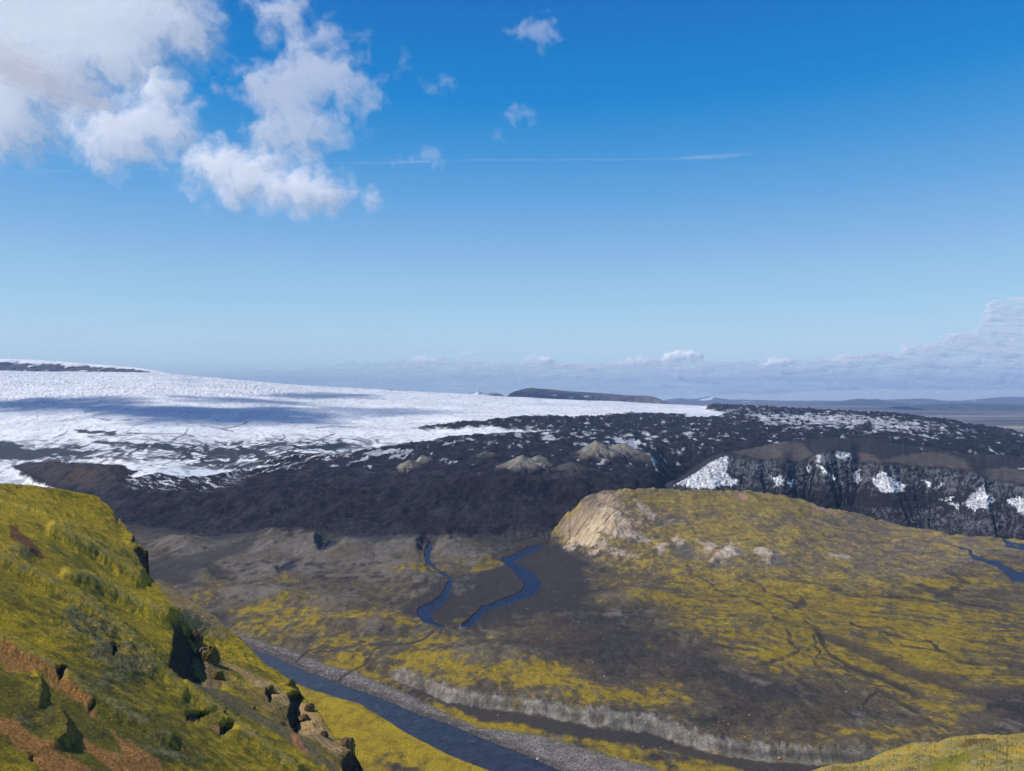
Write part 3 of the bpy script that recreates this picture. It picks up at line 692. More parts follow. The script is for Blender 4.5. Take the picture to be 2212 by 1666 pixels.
ice = mix(ice, C(.40, .42, .45), .40 * sstep(.2, .8, tx) * np.clip(.5 + fbm(XB / 700, YB / 2000, 3, 443), 0, 1.4))
ice = mix(ice, C(.52, .56, .62), .7 * sstep(.0, .6, fbm(XB / 900 + .3 * mixw, YB / 500, 5, 445, .6)))
ice = mix(ice, C(.22, .24, .27), .75 * sstep(.70, .90, np.maximum(cr1, cr2)))
ice = mix(ice, C(.33, .35, .38), sstep(.5, .95, crev) * .5 * np.clip(czone, 0, 1))
ice = mix(ice, C(.30, .34, .38), .5 * sstep(.25, .6, mixp) * sstep(910, 960, PY))
A = mix(A, ice, W_)
A = mix(A, C(.44, .46, .50), icep * (.6 + .4 * sstep(-.2, .4, dk)))
A = mix(A, C(.09, .06, .045), .6 * sstep(-6, -1, white) * sstep(2, -1, white) * sstep(-.1, .4, dk))

backm = [(120, 10), (400, 60), (1000, 220), (1800, 500)]
Xm, Ym, Zm, Am = add_back(XB, YB, ZM, A, backm)
pad = lambda m: np.vstack([m, np.repeat(m[-1:], 4, 0)])
gm_ = pad(np.maximum.reduce([np.clip(edge, -40, 40), finger, tongue, lefttong]) > 0) & ~pad(moundD > 0)
m_mor = ground_mat('moraine_debris', fine=9, vary=.45, bump=.7, bdist=4, fine2=14)
m_ice = ground_mat('glacier_ice', fine=24, vary=.10, bump=.22, bdist=4, fine2=30, rough=.7, spec=.25)
struct(grid_obj('moraine', Xm, Ym, Zm, Am, m_mor, cellmask(~gm_)), 'dark debris-covered ice with scattered white patches between glacier and valley', 'moraine')
struct(grid_obj('glacier', Xm, Ym, Zm, Am, m_ice, cellmask(gm_)), 'broad white glacier sloping down from the left, streaked with dark lines', 'glacier')
GL = (PX, PY, XB, YB, ZB)

# ------------------------------------------------------------------ fluted ice cliff behind the hill
base_c = curve([(1380, 1062), (1430, 1052), (1475, 1053), (1575, 1058), (1675, 1064), (1708, 1080), (1775, 1094), (1875, 1108), (1958, 1126), (2041, 1142), (2212, 1150), (2450, 1165)])
rim_c = curve([(1380, 1058), (1430, 1048), (1455, 1043), (1500, 1020), (1531, 999), (1575, 982), (1608, 985), (1655, 995), (1688, 987), (1715, 1001), (1748, 988), (1775, 976), (1800, 972), (1835, 975), (1858, 994), (1905, 996), (1975, 1005), (2041, 1009), (2086, 1011),
               (2110, 1018), (2145, 1036), (2170, 1041), (2212, 1046), (2300, 1052), (2450, 1080)])
crest_c = curve([(1380, 1056), (1430, 1044), (1455, 1038), (1475, 1028), (1531, 990), (1575, 976), (1625, 968), (1675, 957), (1741, 949), (1808, 947), (1875, 947), (1908, 954), (1958, 961), (2008, 967), (2058, 975), (2101, 983), (2141, 982), (2212, 987), (2300, 990), (2450, 1030)])
rim_y = curve([(1380, 2150), (1455, 2210), (1531, 2330), (1575, 2330), (1655, 2310), (1715, 2300), (1775, 2350), (1835, 2350), (1905, 2260), (2041, 2160), (2118, 2080), (2160, 2000), (2450, 1850)])
PXC = np.arange(1382, 2445, 1.25)
Rf, Rp = 130, 46
bc = base_c(PXC) + 34; rc = rim_c(PXC) + 1.4 * perlin(PXC / 17, PXC * 0, 3); cc_ = np.minimum(crest_c(PXC) + 1.5 * perlin(PXC / 11, PXC * 0, 4), rc - 1.5)
ry = rim_y(PXC); by = ry - 260 - 60 * sstep(1400, 1600, PXC)
ta = np.linspace(0, 1, Rf)[:, None]; tb = np.linspace(0, 1, Rp)[1:, None]
PYf = bc + (rc - bc) * ta; Yf = by + (ry - by) * ta**1.25
PYp = rc + (cc_ - rc) * tb; Yp = ry + 420 * tb
PX = np.repeat(PXC[None], Rf + Rp - 1, 0); PY = np.vstack([PYf, PYp]); YB = np.vstack([Yf, Yp])
T = np.vstack([np.repeat(ta, len(PXC), 1), np.ones((Rp - 1, len(PXC)))])
XB, YB, ZB = world(PX, PY, YB)
# bowls whose flutes run together at the foot, with blunt ice facets on the spurs between them
bowl = np.array([(1462, 40), (1585, 62), (1668, 34), (1742, 46), (1838, 60), (2008, 96), (2172, 46), (2262, 46), (2370, 60)], float)
wob = 6 * fbm(PX / 30, PY / 22, 4, 503, .6)
lab_all = (PX + wob)[..., None] - bowl[:, 0]
lab_all = lab_all / (.20 + .80 * T[..., None] ** .8) / bowl[:, 1]
bi = np.abs(lab_all).argmin(-1)
lab = np.take_along_axis(lab_all, bi[..., None], -1)[..., 0]
inb = sstep(1.12, .92, np.abs(lab))
fl = ridged(lab * 7 + bi * 9.1 + .25 * wob / 6, T * .8 + bi * 7, 4, 511, .6)
fl2 = ridged(lab * 2.4 + bi * 5.3, T * .5, 3, 521, .5)
onface = sstep(0, .08, T) * (T < 1) * sstep(1, .93, T)
rowf = np.concatenate([np.ones(Rf), np.linspace(1, 0, Rp)[1:]])[:, None]
dY = rowf * inb * 46 * (1 - np.clip(lab, -1, 1)**2) * (.35 + .65 * T)
dY = dY + onface * (- inb * (3.5 * (fl - .2) + 14 * (fl2 - .2)) - 7 * fbm(PX / 16, PY / 12, 4, 525) - (1 - inb) * 26)
conv = lab * 40 + bi * 300.0; near_i = bi
YB2 = YB + dY
XB2 = XB * YB2 / YB
ZB2 = ZB + (T >= 1) * (3 * fbm(XB / 40, YB / 40, 4, 531)) + onface * 2 * fbm(XB / 15, PY / 6, 3, 533)
wxx = 4 * fbm(PX / 16, PY / 16, 4, 541); QX, QY = PX + wxx, PY + 3 * fbm(PX / 16, PY / 16, 4, 551)
ice_p = [Z3(*p) for p in (
    [(0, 1050), (100, 970), (200, 920), (290, 880), (300, 940), (280, 1000), (360, 1040), (350, 1075), (200, 1088), (-60, 1085)],
    [(1230, 1030), (1270, 985), (1310, 975), (1360, 1020), (1450, 1085), (1420, 1115), (1270, 1105)],
    [(1960, 1055), (1990, 1130), (2040, 1185), (1990, 1210), (1880, 1225), (1815, 1180), (1880, 1110)],
    [(1100, 990), (1140, 978), (1160, 1040), (1130, 1070), (1100, 1040)], [(990, 850), (1060, 850), (1100, 890), (1060, 915), (1000, 900)],
    [(585, 1020), (640, 1015), (660, 1070), (600, 1085)], [(665, 1040), (720, 1035), (720, 1080)], [(810, 945), (845, 950), (830, 1005), (812, 1000)], [(875, 950), (905, 950), (1000, 1030), (980, 1045)],
    [(1625, 1105), (1680, 1055), (1695, 1080)], [(1545, 1050), (1590, 1055), (1595, 1085)], [(1940, 940), (2000, 930), (2010, 962), (1950, 972)], [(2020, 920), (2160, 935), (2150, 985), (2070, 965)],
    [(1720, 1195), (1790, 1180), (1785, 1230)], [(50, 940), (130, 910), (230, 905), (180, 955), (70, 975)], [(1670, 1170), (1760, 1150), (1700, 1185)], [(2100, 1180), (2200, 1150), (2290, 1200), (2200, 1260)],
    [(860, 870), (900, 880), (890, 930), (870, 920)])]
ip = np.maximum.reduce([sdpoly(QX, QY, p, 30) for p in ice_p])
strip = .75 * fbm(PX / 5.5 + .6 * wob, PY / 13, 4, 563, .55) + .5 * fbm(conv / 3.2, T * 2.2 + near_i * 5, 4, 561, .6)
icem = sstep(-1, 3, ip + 6 * strip) * (.75 + .25 * sstep(-.2, .4, strip))
wash = sstep(-.05, .5, strip + .3 * fl2 - .12 + blobs(PX, PY, [(1620, 1010, 60, 20, .25), (1810, 985, 60, 20, .5), (1900, 1030, 90, 20, .2), (2010, 1040, 80, 24, .1), (2190, 1060, 50, 20, .3), (1700, 1020, 60, 20, .0), (1850, 1080, 300, 16, -.6)]))
fc = mix(C(.014, .014, .018), C(.13, .14, .15), wash * .75 * (T < 1) * sstep(.0, .35, T))
fc = mix(fc, mix(C(.40, .42, .44), C(.70, .71, .72), sstep(-.3, .4, strip)), icem * (1 - .75 * sstep(.25, .5, fbm(PX / 5, PY / 3.5, 3, 581))) * sstep(1.0, .95, T) + icem * .8 * (T >= 1) * (PX < 1560))
lobe = np.maximum.reduce([sdpoly(QX, QY, Z3(*p), 20) for p in ([(300, 870), (450, 830), (620, 785), (790, 800), (840, 880), (760, 930), (640, 900), (540, 920)], [(1070, 845), (1250, 875), (1300, 925), (1150, 920)], [(1280, 915), (1400, 880), (1560, 855), (1700, 865), (1830, 905), (1880, 970), (1700, 965), (1500, 955)], [(1920, 975), (2100, 955), (2212, 985), (2330, 1070), (2100, 1060), (1985, 1050)])])
top_c = mix(C(.026, .025, .027), C(.085, .070, .064), sstep(-2, 4, lobe) * (.75 + .25 * fbm(XB / 30, YB / 50, 4, 571)))
A = np.where((T < 1)[..., None], mix(fc, top_c, sstep(.955, .99, T + .03 * strip)), top_c)
A = mix(A, C(.62, .64, .65), sstep(0, 3, np.maximum.reduce([sdpoly(QX, QY, Z3(*p), 20) for p in ([(1510, 825), (1545, 828), (1570, 852), (1540, 845)], [(1750, 840), (1790, 838), (1800, 860), (1760, 862)], [(2160, 960), (2212, 955), (2230, 985), (2180, 975)])])) * (T >= 1) * .6)
Xc, Yc, Zc, Ac = add_back(XB2, YB2, ZB2, A, [(60, 8), (160, 40), (320, 110)])
m_cl = ground_mat('dirty_ice', fine=5, vary=.35, bump=.6, bdist=2.5, fine2=8, rough=.85)
struct(grid_obj('ice_cliff', Xc, Yc, Zc, Ac, m_cl), 'black fluted ice cliff with white ice patches, brown gravel on top, behind the hill', 'ice cliff')
# ------------------------------------------------------------------ steep mossy slope on the left
def Z7(*pts): return [(288 + p[0] * .2738, 1209.6 + p[1] * .2738, *[w * .2738 for w in p[2:]]) for p in pts]
def Z8(*pts): return [(p[0] * .2047, 1324.8 + p[1] * .2047, *[w * .2047 for w in p[2:]]) for p in pts]


sil = curve([(-160, 1040), (0, 1045), (60, 1048), (100, 1054), (150, 1061), (200, 1070), (216, 1075), (219, 1083), (232, 1090), (246, 1106), (247, 1114), (258, 1118), (262, 1128), (255, 1134),
             (272, 1139), (276, 1148), (288, 1156), (298, 1160), (300, 1172), (296, 1180), (308, 1186), (320, 1191), (322, 1240), (333, 1258), (350, 1266), (383, 1279), (403, 1292),
             (443, 1316), (470, 1336), (493, 1362), (520, 1379), (530, 1390), (542, 1404), (563, 1426), (580, 1440), (600, 1449), (620, 1466), (640, 1479), (652, 1502), (668, 1520), (683, 1531), (695, 1550),
             (706, 1571), (722, 1590), (745, 1600), (760, 1608), (766, 1615), (768, 1636), (776, 1648), (786, 1668), (796, 1690), (840, 1740)], False)
def hill_depth(px, py):
    q = np.asarray(py, float) - .56 * np.asarray(px, float) - 1040
    q = np.where(q < 0, 60 * (np.exp(np.maximum(q, -400) / 60) - 1), q)
    q = q + 16 * np.sin(np.asarray(px, float) / 130 + 1.0) * np.exp(-((q - 150) / 160)**2)
    inv = .00196 + q * 5.7e-6
    return 1 / inv


PXH = np.arange(-120, 842, 1.25); NH = 520
t = np.linspace(0, 1, NH)[:, None]
sl = sil(PXH) + 1.2 * perlin(PXH / 6, PXH * 0, 3) + .8 * perlin(PXH / 2.5, PXH * 0, 4)
PX = np.repeat(PXH[None], NH, 0); 
# rows are even up to a smoothed line, the last ones follow the ragged edge
kk = np.exp(-(np.arange(-60, 61) * 1.25 / 26)**2); kk /= kk.sum()
slp = np.minimum(np.convolve(np.pad(sl, 60, mode='edge'), kk, 'valid') + 26, 1735)
slp = np.maximum(slp, sl + 4)
NA = 410
ta_ = np.linspace(0, 1, NA)[:, None]; tb_ = np.linspace(0, 1, NH - NA + 1)[1:, None]
PY = np.vstack([1748 + (slp - 1748) * ta_, slp + (sl - slp) * tb_])
D = hill_depth(PX, PY)
jx = 3.0 * fbm(PX / 22, PY / 22, 4, 901, .6); jy = 3.0 * fbm(PX / 22, PY / 22, 4, 911, .6)
QX, QY = PX + jx, PY + jy


def cliff(left, right, A, L, taper=14, top=0):
    """the ground steps away behind a rim (left line) and comes back over L beyond the foot (right line)"""
    l = np.array(left, float); r = np.array(right, float)
    xl = np.interp(QY, l[:, 1], l[:, 0]); xr = np.maximum(np.interp(QY, r[:, 1], r[:, 0]), xl + 1.5)
    y0, y1 = l[0, 1], l[-1, 1]
    w = sstep(y0 - taper * .3, y0 + max(taper, top), QY) * sstep(y1 + taper * .3, y1 - taper, QY)
    f = np.clip((QX - xl) / (xr - xl), 0, 1)
    return w * A * f * np.exp(-np.maximum(QX - xr, 0) / L), w * (f > .02) * (f < .98), w * np.exp(-np.maximum(xl - QX, 0) / 26) * (QX < xl)


cl = [(Z7((285, 390), (290, 520), (322, 580), (300, 700), (270, 850), (300, 920), (400, 975), (472, 1008)), Z7((330, 390), (375, 480), (385, 560), (440, 650), (488, 720), (470, 800), (490, 910), (535, 965), (540, 1008)), 34, 130, 80),
      ([(284, 1184), (298, 1206), (309, 1226), (318, 1246)], [(318, 1184), (319, 1206), (320, 1226), (322, 1246)], 40, 40),
      ([(619, 1498), (628, 1524), (619, 1552), (630, 1576), (640, 1592)], [(637, 1498), (640, 1524), (641, 1552), (640, 1565), (643, 1592)], 20, 26),
      ([(764, 1606), (752, 1634), (736, 1655), (742, 1690)], [(767, 1606), (766, 1637), (775, 1650), (792, 1690)], 30, 30),
      ([(570, 1488), (574, 1500), (581, 1516), (585, 1524)], [(577, 1488), (586, 1500), (588, 1516), (588, 1524)], 9, 16),
      ([(398, 1541), (400, 1550), (402, 1562)], [(420, 1541), (432, 1550), (436, 1562)], 9, 20),
      ([(474, 1568), (474, 1580), (472, 1592)], [(487, 1568), (488, 1580), (487, 1592)], 9, 16),
      (Z8((590, 610), (600, 660), (620, 740)), Z8((640, 610), (655, 660), (660, 740)), 7, 12),
      (Z8((925, 985), (930, 1020), (930, 1060)), Z8((975, 985), (985, 1020), (970, 1060)), 4, 10),
      (Z8((1170, 350), (1180, 400), (1190, 490)), Z8((1205, 350), (1220, 400), (1215, 490)), 5, 12),
      (Z8((280, 1500), (290, 1530), (300, 1570)), Z8((335, 1500), (345, 1530), (345, 1570)), 4, 9),
      ([(247, 1104), (250, 1112), (252, 1120)], [(259, 1104), (261, 1112), (262, 1120)], 8, 20), ([(284, 1158), (285, 1166), (280, 1178)], [(299, 1158), (300, 1166), (300, 1178)], 12, 20)]
# step from the lower slope back to the upper shelf (rim of the mid ridge)
rid = curve([(-160, 1070), (0, 1086), (67, 1101), (167, 1138), (233, 1161), (283, 1184), (330, 1194)])
shelf = sstep(1.5, -2.5, PY - rid(PX) - 1.2 * fbm(PX / 12, PY / 12, 3, 921)) * (PX < 326)
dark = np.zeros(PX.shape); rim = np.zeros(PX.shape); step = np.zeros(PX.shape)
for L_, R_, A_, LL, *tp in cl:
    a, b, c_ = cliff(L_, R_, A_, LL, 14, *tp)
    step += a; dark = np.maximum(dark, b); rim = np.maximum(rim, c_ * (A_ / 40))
D2 = D + step + 26 * shelf * sstep(330, 250, PX)
XB, YB, ZB = world(PX, PY, D2)

# hummocky moss relief, gullies that run down the fall line (to lower right in the picture)
dn = math.radians(38)
U = PX * math.cos(dn) + PY * math.sin(dn); V = -PX * math.sin(dn) + PY * math.cos(dn)      # along / across the fall line
XW, YW = XB, YB
h1 = fbm(XW / 26, YW / 26, 4, 931, .55); h2 = fbm(XW / 7, YW / 7, 4, 941, .6); h3 = ridged(XW / 2.6, YW / 2.6, 3, 951, .6)
gl = ridged((XW + .25 * YW) / 40 + .25 * h1, (YW - .3 * XW) / 22, 4, 961, .55)
craggy = blobs(PX, PY, [(190, 1365, 70, 26, 1), (240, 1410, 60, 26, 1), (150, 1330, 50, 14, .7), (290, 1450, 60, 26, .8), (40, 1190, 30, 14, .9), (60, 1200, 16, 12, .8), (300, 1545, 60, 30, .5), (60, 1560, 60, 30, .5), (360, 1640, 120, 20, .7), (130, 1150, 60, 20, .3),
                        (230, 1480, 70, 40, .6), (320, 1620, 60, 30, .4), (455, 1430, 24, 20, 1), (600, 1530, 30, 26, .7), (680, 1570, 30, 26, .7), (740, 1630, 30, 30, .7), (190, 1260, 60, 14, .4)])
scl = np.clip(D / 350, .5, 1.6)
rel = scl * (.9 * h1 + .16 * h2 + .10 * h3 + craggy * (1.2 * ridged(XW / 9, YW / 9, 4, 971, .6) + .3 * h3 + .8) + .5 * gl)
ridge = np.maximum.reduce([sstep(-26, 1, pline(QX, QY, p, 40)) for p in (
    [(-120, 1165, 1), (0, 1210, 1), (87, 1256, 1), (143, 1286, 2), (213, 1330, 3), (267, 1373, 3), (333, 1443, 2), (400, 1500, 1)], [(-60, 1355, 1), (0, 1383, 1), (83, 1433, 1), (130, 1456, 1), (187, 1500, 1), (280, 1556, 1), (367, 1606, 1)],
    [(150, 1250, 1), (230, 1275, 1), (300, 1310, 1), (362, 1340, 1)], [(120, 1150, 1), (210, 1195, 1), (300, 1250, 1)], [(405, 1490, 1), (470, 1540, 1), (560, 1610, 1), (640, 1670, 1)])])
fur = ridged(V / 17 + .35 * h1, U / 110, 4, 965, .55)
rel += scl * (3.0 * ridge + .6 * fur)
def block(xl, right, h, taper=10):
    """a mossy step that rises away from the slope and breaks off along its right-hand edge"""
    r = np.array(right, float)
    xr = np.interp(QY, r[:, 1], r[:, 0]) + 7 * fbm(QY / 16, QX / 30, 4, 977, .6)
    w = sstep(r[0, 1] - taper, r[0, 1] + taper, QY) * sstep(r[-1, 1] + taper * .5, r[-1, 1] - taper * .5, QY)
    tt = np.clip((QX - xl) / (xr - xl), 0, 1)
    return w * h * tt**1.6 * sstep(12, -8, QX - xr) * (.8 + .5 * h1), w * sstep(-5, -1, QX - xr) * sstep(4, 1, QX - xr)
bl = [block(40, Z8((405, 640), (470, 850), (450, 940), (440, 1010)), 2.8, 20), block(60, Z8((640, 1060), (735, 1250), (730, 1380), (640, 1440)), 3.2, 22)]
for a_, b_ in bl:
    rel += a_; rim = np.maximum(rim, b_)
rel = rel * (1 - .75 * dark) * sstep(0, .03, (PY - sl) / 400 + .012)
ZH_ = ZB + rel
# rough rock faces inside the dark, shaded cliffs
YB = YB + dark * 3.0 * fbm(PX / 8, PY / 18, 3, 975)

def P8(*p): return sdpoly(QX, QY, Z8(*p), 30)
def P7(*p): return sdpoly(QX, QY, Z7(*p), 30)
soil = np.maximum.reduce([
    P8((-100, 270), (0, 300), (130, 370), (250, 450), (400, 550), (590, 640), (640, 720), (430, 660), (300, 630), (100, 640), (0, 560), (-100, 520)),
    P8((430, 670), (640, 740), (700, 720), (790, 830), (960, 950), (1000, 1060), (1100, 1200), (1300, 1340), (1500, 1480), (1700, 1600), (1760, 1760), (1400, 1760), (1280, 1480), (1240, 1350), (1000, 1130), (920, 1070), (830, 960), (640, 850), (500, 760)),
    P8((-100, 1040), (0, 1080), (180, 1170), (350, 1310), (600, 1460), (850, 1590), (1050, 1760), (600, 1760), (500, 1666), (330, 1560), (200, 1440), (100, 1340), (0, 1260), (-100, 1200)),
    P8((740, 1300), (1000, 1400), (1300, 1530), (1560, 1666), (1640, 1780), (1280, 1780), (1160, 1666), (1000, 1560), (870, 1480), (880, 1370))])
redsoil = np.maximum(sdpoly(QX, QY, [(20, 1134), (40, 1141), (67, 1168), (100, 1208), (83, 1211), (50, 1185), (20, 1168)], 30), P8((1230, 1090), (1290, 1130), (1250, 1140)))
scree = np.maximum.reduce([P7((135, 135), (300, 195), (440, 265), (560, 390), (700, 490), (750, 545), (700, 570), (560, 550), (430, 470), (330, 390), (230, 270)),
                           P7((350, 400), (430, 470), (560, 560), (690, 570), (760, 600), (720, 640), (580, 600), (450, 520), (380, 450)),
                           P7((600, 760), (760, 840), (900, 900), (1060, 960), (1200, 1060), (1280, 1150), (1240, 1190), (1100, 1110), (900, 960), (740, 870), (650, 830)),
                           P7((1300, 1130), (1400, 1170), (1500, 1300), (1600, 1440), (1720, 1500), (1620, 1580), (1450, 1460), (1310, 1400), (1290, 1300))])
brown = P7((440, 730), (560, 720), (640, 800), (800, 950), (1000, 1060), (1280, 1100), (1420, 1200), (1560, 1420), (1780, 1560), (1720, 1660), (1560, 1600), (1300, 1420), (1040, 1220), (760, 1010), (560, 960), (480, 900))
grey = np.maximum(P7((480, 990), (600, 965), (900, 1140), (1200, 1330), (1300, 1400), (1620, 1650), (1700, 1800), (1560, 1700), (1200, 1430), (900, 1260), (700, 1170), (550, 1090)), P8((1000, 520), (1060, 540), (1400, 940), (1420, 1000), (1340, 960)) - 4)
orange = np.maximum.reduce([P7((1230, 1360), (1300, 1420), (1400, 1560), (1350, 1540), (1260, 1470)), P7((590, 1300), (700, 1340), (690, 1390), (620, 1340)), P7((150, 790), (180, 800), (160, 815)), P7((940, 1420), (970, 1440), (950, 1455)), P8((100, 1400), (230, 1440), (260, 1490), (140, 1440))])

f1 = fbm(XW / 5, YW / 5, 5, 981, .65); f2 = fbm(XW / 1.6, YW / 1.6, 3, 985, .6)
olive = .75 * fur - .28 + blobs(PX, PY, [(140, 1560, 260, 110, .45), (100, 1100, 220, 50, -.75), (330, 1290, 60, 50, -.55), (330, 1370, 60, 60, -.45), (150, 1300, 160, 40, -.15), (520, 1400, 80, 40, -.2), (80, 1560, 140, 50, .6), (250, 1600, 140, 50, .55), (220, 1440, 90, 50, .35), (340, 1560, 70, 40, .1), (420, 1620, 160, 40, .15), (20, 1490, 60, 30, .3), (380, 1510, 30, 20, -.3), (30, 1640, 60, 30, -.1)])
c_y = C(.345, .245, .012); c_g = C(.115, .098, .013); c_d = C(.050, .046, .014)
A = mix(c_y, c_g, sstep(-.55, .65, .75 * f1 + .5 * h1 + .35 * f2 + olive))
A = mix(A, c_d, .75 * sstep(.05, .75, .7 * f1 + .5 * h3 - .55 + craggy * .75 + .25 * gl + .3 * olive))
A = mix(A, c_d, .70 * sstep(.20, -.45, fur + .35 * f1))  # furrow bottoms darkened: shade painted along the fall line
A = mix(A, C(.34, .28, .11), .45 * sstep(.6, 1.0, ridge) * sstep(-.3, .4, f1))
A = mix(A, C(.16, .145, .075), .5 * sstep(.1, .6, craggy * (.5 + h2)))
A = A * (1 + .40 * np.clip(f2, -1, 1) + .22 * np.clip(h3 - .2, -1, 1))[..., None]
st = sstep(.0, .7, ridged(XW / 1.1, YW / 1.1, 2, 991))
A = mix(A, mix(C(.235, .100, .026), C(.37, .175, .048), st), sstep(-3.5, 4.5, soil + 8 * f1 + 3 * h2) * .92)
A = mix(A, C(.14, .058, .026), sstep(-1.5, 3, redsoil + 3 * f1) * .9)
A = mix(A, mix(C(.17, .115, .050), C(.14, .105, .025), sstep(-.2, .5, f1 + .3 * h2)), sstep(-3, 4, brown + 5 * f1) * .72)
A = mix(A, mix(C(.23, .145, .060), C(.36, .24, .105), st), sstep(-3.5, 4, scree + 7 * f1) * .9)
A = mix(A, C(.115, .095, .060), sstep(-2, 3, grey + 5 * f1 - 1) * .75)
A = mix(A, C(.36, .16, .06), sstep(-1, 1.5, orange + 2 * f1) * .8)
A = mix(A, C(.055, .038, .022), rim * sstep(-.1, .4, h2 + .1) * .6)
A = mix(A, C(.020, .016, .013), sstep(.1, .7, dark) * .95)  # shadow of the cliff faces and overhangs painted into the rock colour
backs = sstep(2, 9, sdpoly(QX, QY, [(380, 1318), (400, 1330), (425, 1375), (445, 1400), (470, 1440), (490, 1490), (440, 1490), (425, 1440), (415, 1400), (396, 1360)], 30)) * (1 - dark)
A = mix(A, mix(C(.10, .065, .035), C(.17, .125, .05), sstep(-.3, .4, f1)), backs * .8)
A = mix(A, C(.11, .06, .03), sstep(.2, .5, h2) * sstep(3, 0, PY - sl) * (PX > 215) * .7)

Xh, Yh, Zh, Ah = add_back(XB, YB, ZH_, A, [(4, 6), (16, 24), (40, 54), (80, 100), (150, 190)])
m_moss = ground_mat('moss_slope', fine=.8, vary=.6, bump=.9, bdist=.5, fine2=1.1, detail=8)
struct(grid_obj('hillside', Xh, Yh, Zh, Ah, m_moss), 'steep yellow-green mossy slope with brown scree and shadow-black cliffs, lower left', 'hillside')
HLAT = (PX, PY, XB, YB, ZH_)
_sx = np.arange(-120, 3000, 2.0)
HSIL = (_sx[None], np.zeros((1, len(_sx))), np.where(_sx < 842, sil(_sx), 0)[None], np.zeros((1, len(_sx))), np.zeros((1, len(_sx))))
# ------------------------------------------------------------------ near mossy knoll, lower right
kc = curve([(1660, 1720), (1720, 1684), (1751, 1667), (1808, 1651), (1830, 1650), (1875, 1641), (1890, 1634), (1941, 1614), (1985, 1604), (2025, 1603), (2050, 1594), (2075, 1590), (2110, 1587), (2125, 1586), (2160, 1588), (2212, 1583), (2330, 1570), (2420, 1575)])
PXK = np.arange(1665, 2400, 1.1); NK = 170
t = np.linspace(0, 1, NK)[:, None]
sl = kc(PXK) + .9 * perlin(PXK / 5, PXK * 0, 6)
PX = np.repeat(PXK[None], NK, 0); PY = 1775 + (sl - 1775) * t
hump = 10 * sstep(0, 26, PY - (1600 + (2150 - PX) * .28)) * sstep(1880, 1960, PX)
D = 165 - 30 * (PY - sl) / 90 - .035 * (PX - 1665) - hump
XB, YB, ZB = world(PX, PY, D)
h1 = fbm(XB / 9, YB / 9, 4, 1001, .55); h2 = fbm(XB / 2.6, YB / 2.6, 4, 1011, .6); h3 = ridged(XB / .9, YB / .9, 3, 1021, .6)
Z = ZB + (1.0 * h1 * sstep(0, 12, PY - sl) + .42 * h2 + .16 * h3) * sstep(-1, 4, PY - sl + 1.5)
A = mix(C(.29, .205, .026), C(.125, .105, .018), sstep(-.5, .6, h1 + .6 * h2))
A = mix(A, C(.26, .23, .12), .6 * sstep(.1, .6, h3 * .7 + .4 * h2))
A = mix(A, C(.12, .125, .008), .7 * sstep(-6, 14, sdpoly(PX + 5 * h1, PY + 5 * h2, [(1990, 1660), (2040, 1632), (2090, 1625), (2110, 1640), (2060, 1668), (2000, 1690)])))
A = mix(A, C(.10, .045, .022), .7 * sstep(0, 6, sdpoly(PX + 6 * h2, PY + 4 * h2, [(2060, 1612), (2120, 1598), (2150, 1592), (2160, 1600), (2120, 1616), (2080, 1622)])))
A = mix(A, C(.07, .045, .025), .6 * sstep(.25, .6, h2 - .2 * h3))
Xk, Yk, Zk, Ak = add_back(XB, YB, Z, A, [(3, 2.5), (10, 9), (30, 32), (80, 100)])
m_kn = ground_mat('moss_knoll', fine=.35, vary=.45, bump=.8, bdist=.2, fine2=.6)
struct(grid_obj('knoll', Xk, Yk, Zk, Ak, m_kn), 'close mossy grass knoll in the lower right corner', 'knoll')
# ------------------------------------------------------------------ far plain and mountains
PXF = np.arange(-1200, 3500, 9.0)
ys = np.concatenate([np.linspace(2200, 4200, 20), np.geomspace(4300, 52000, 150)])
XB = (PXF[None] - CX) / F * ys[:, None]; YB = np.repeat(ys[:, None], len(PXF), 1)
zp = -38 + 6 * fbm(XB / 1500, YB / 2500, 3, 601) + sstep(9000, 30000, YB) * 60 * fbm(XB / 6000, YB / 9000, 4, 611) + 130 * sstep(15000, 42000, YB)
PYp = HY + (CZ - zp) / YB * F
b1 = fbm(XB / 2500, YB / 1800, 5, 621, .6); b2 = fbm(XB / 900, YB / 500, 4, 631, .6)
A = mix(C(.085, .080, .082), C(.15, .132, .120), sstep(-.4, .5, b1))
A = mix(A, C(.07, .065, .07), .7 * sstep(.05, .4, b2))
A = mix(A, C(.34, .30, .25), np.clip(blobs(XB, YB, [(5200, 8700, 2600, 420, .9), (9000, 14500, 5000, 500, .7), (14000, 26000, 8000, 900, .5)]) + .0 * b2, 0, 1))
A = mix(A, C(.24, .215, .19), .6 * sstep(.15, .5, fbm(XB / 5000, YB / 700, 4, 633)))
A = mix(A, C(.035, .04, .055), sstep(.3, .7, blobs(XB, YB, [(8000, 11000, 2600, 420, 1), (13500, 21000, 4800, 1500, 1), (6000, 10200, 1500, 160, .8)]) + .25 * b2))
A = mix(A, C(.26, .23, .19), blobs(PXF[None] + 0 * YB, PYp, [(2170, 975, 70, 9, .9)]))
m_far = ground_mat('far_plain_ground', fine=120, vary=.25, bump=0)
struct(grid_obj('far_plain', XB, YB, zp, A, m_far), 'flat brown plain stretching to the hazy horizon on the right', 'plain')


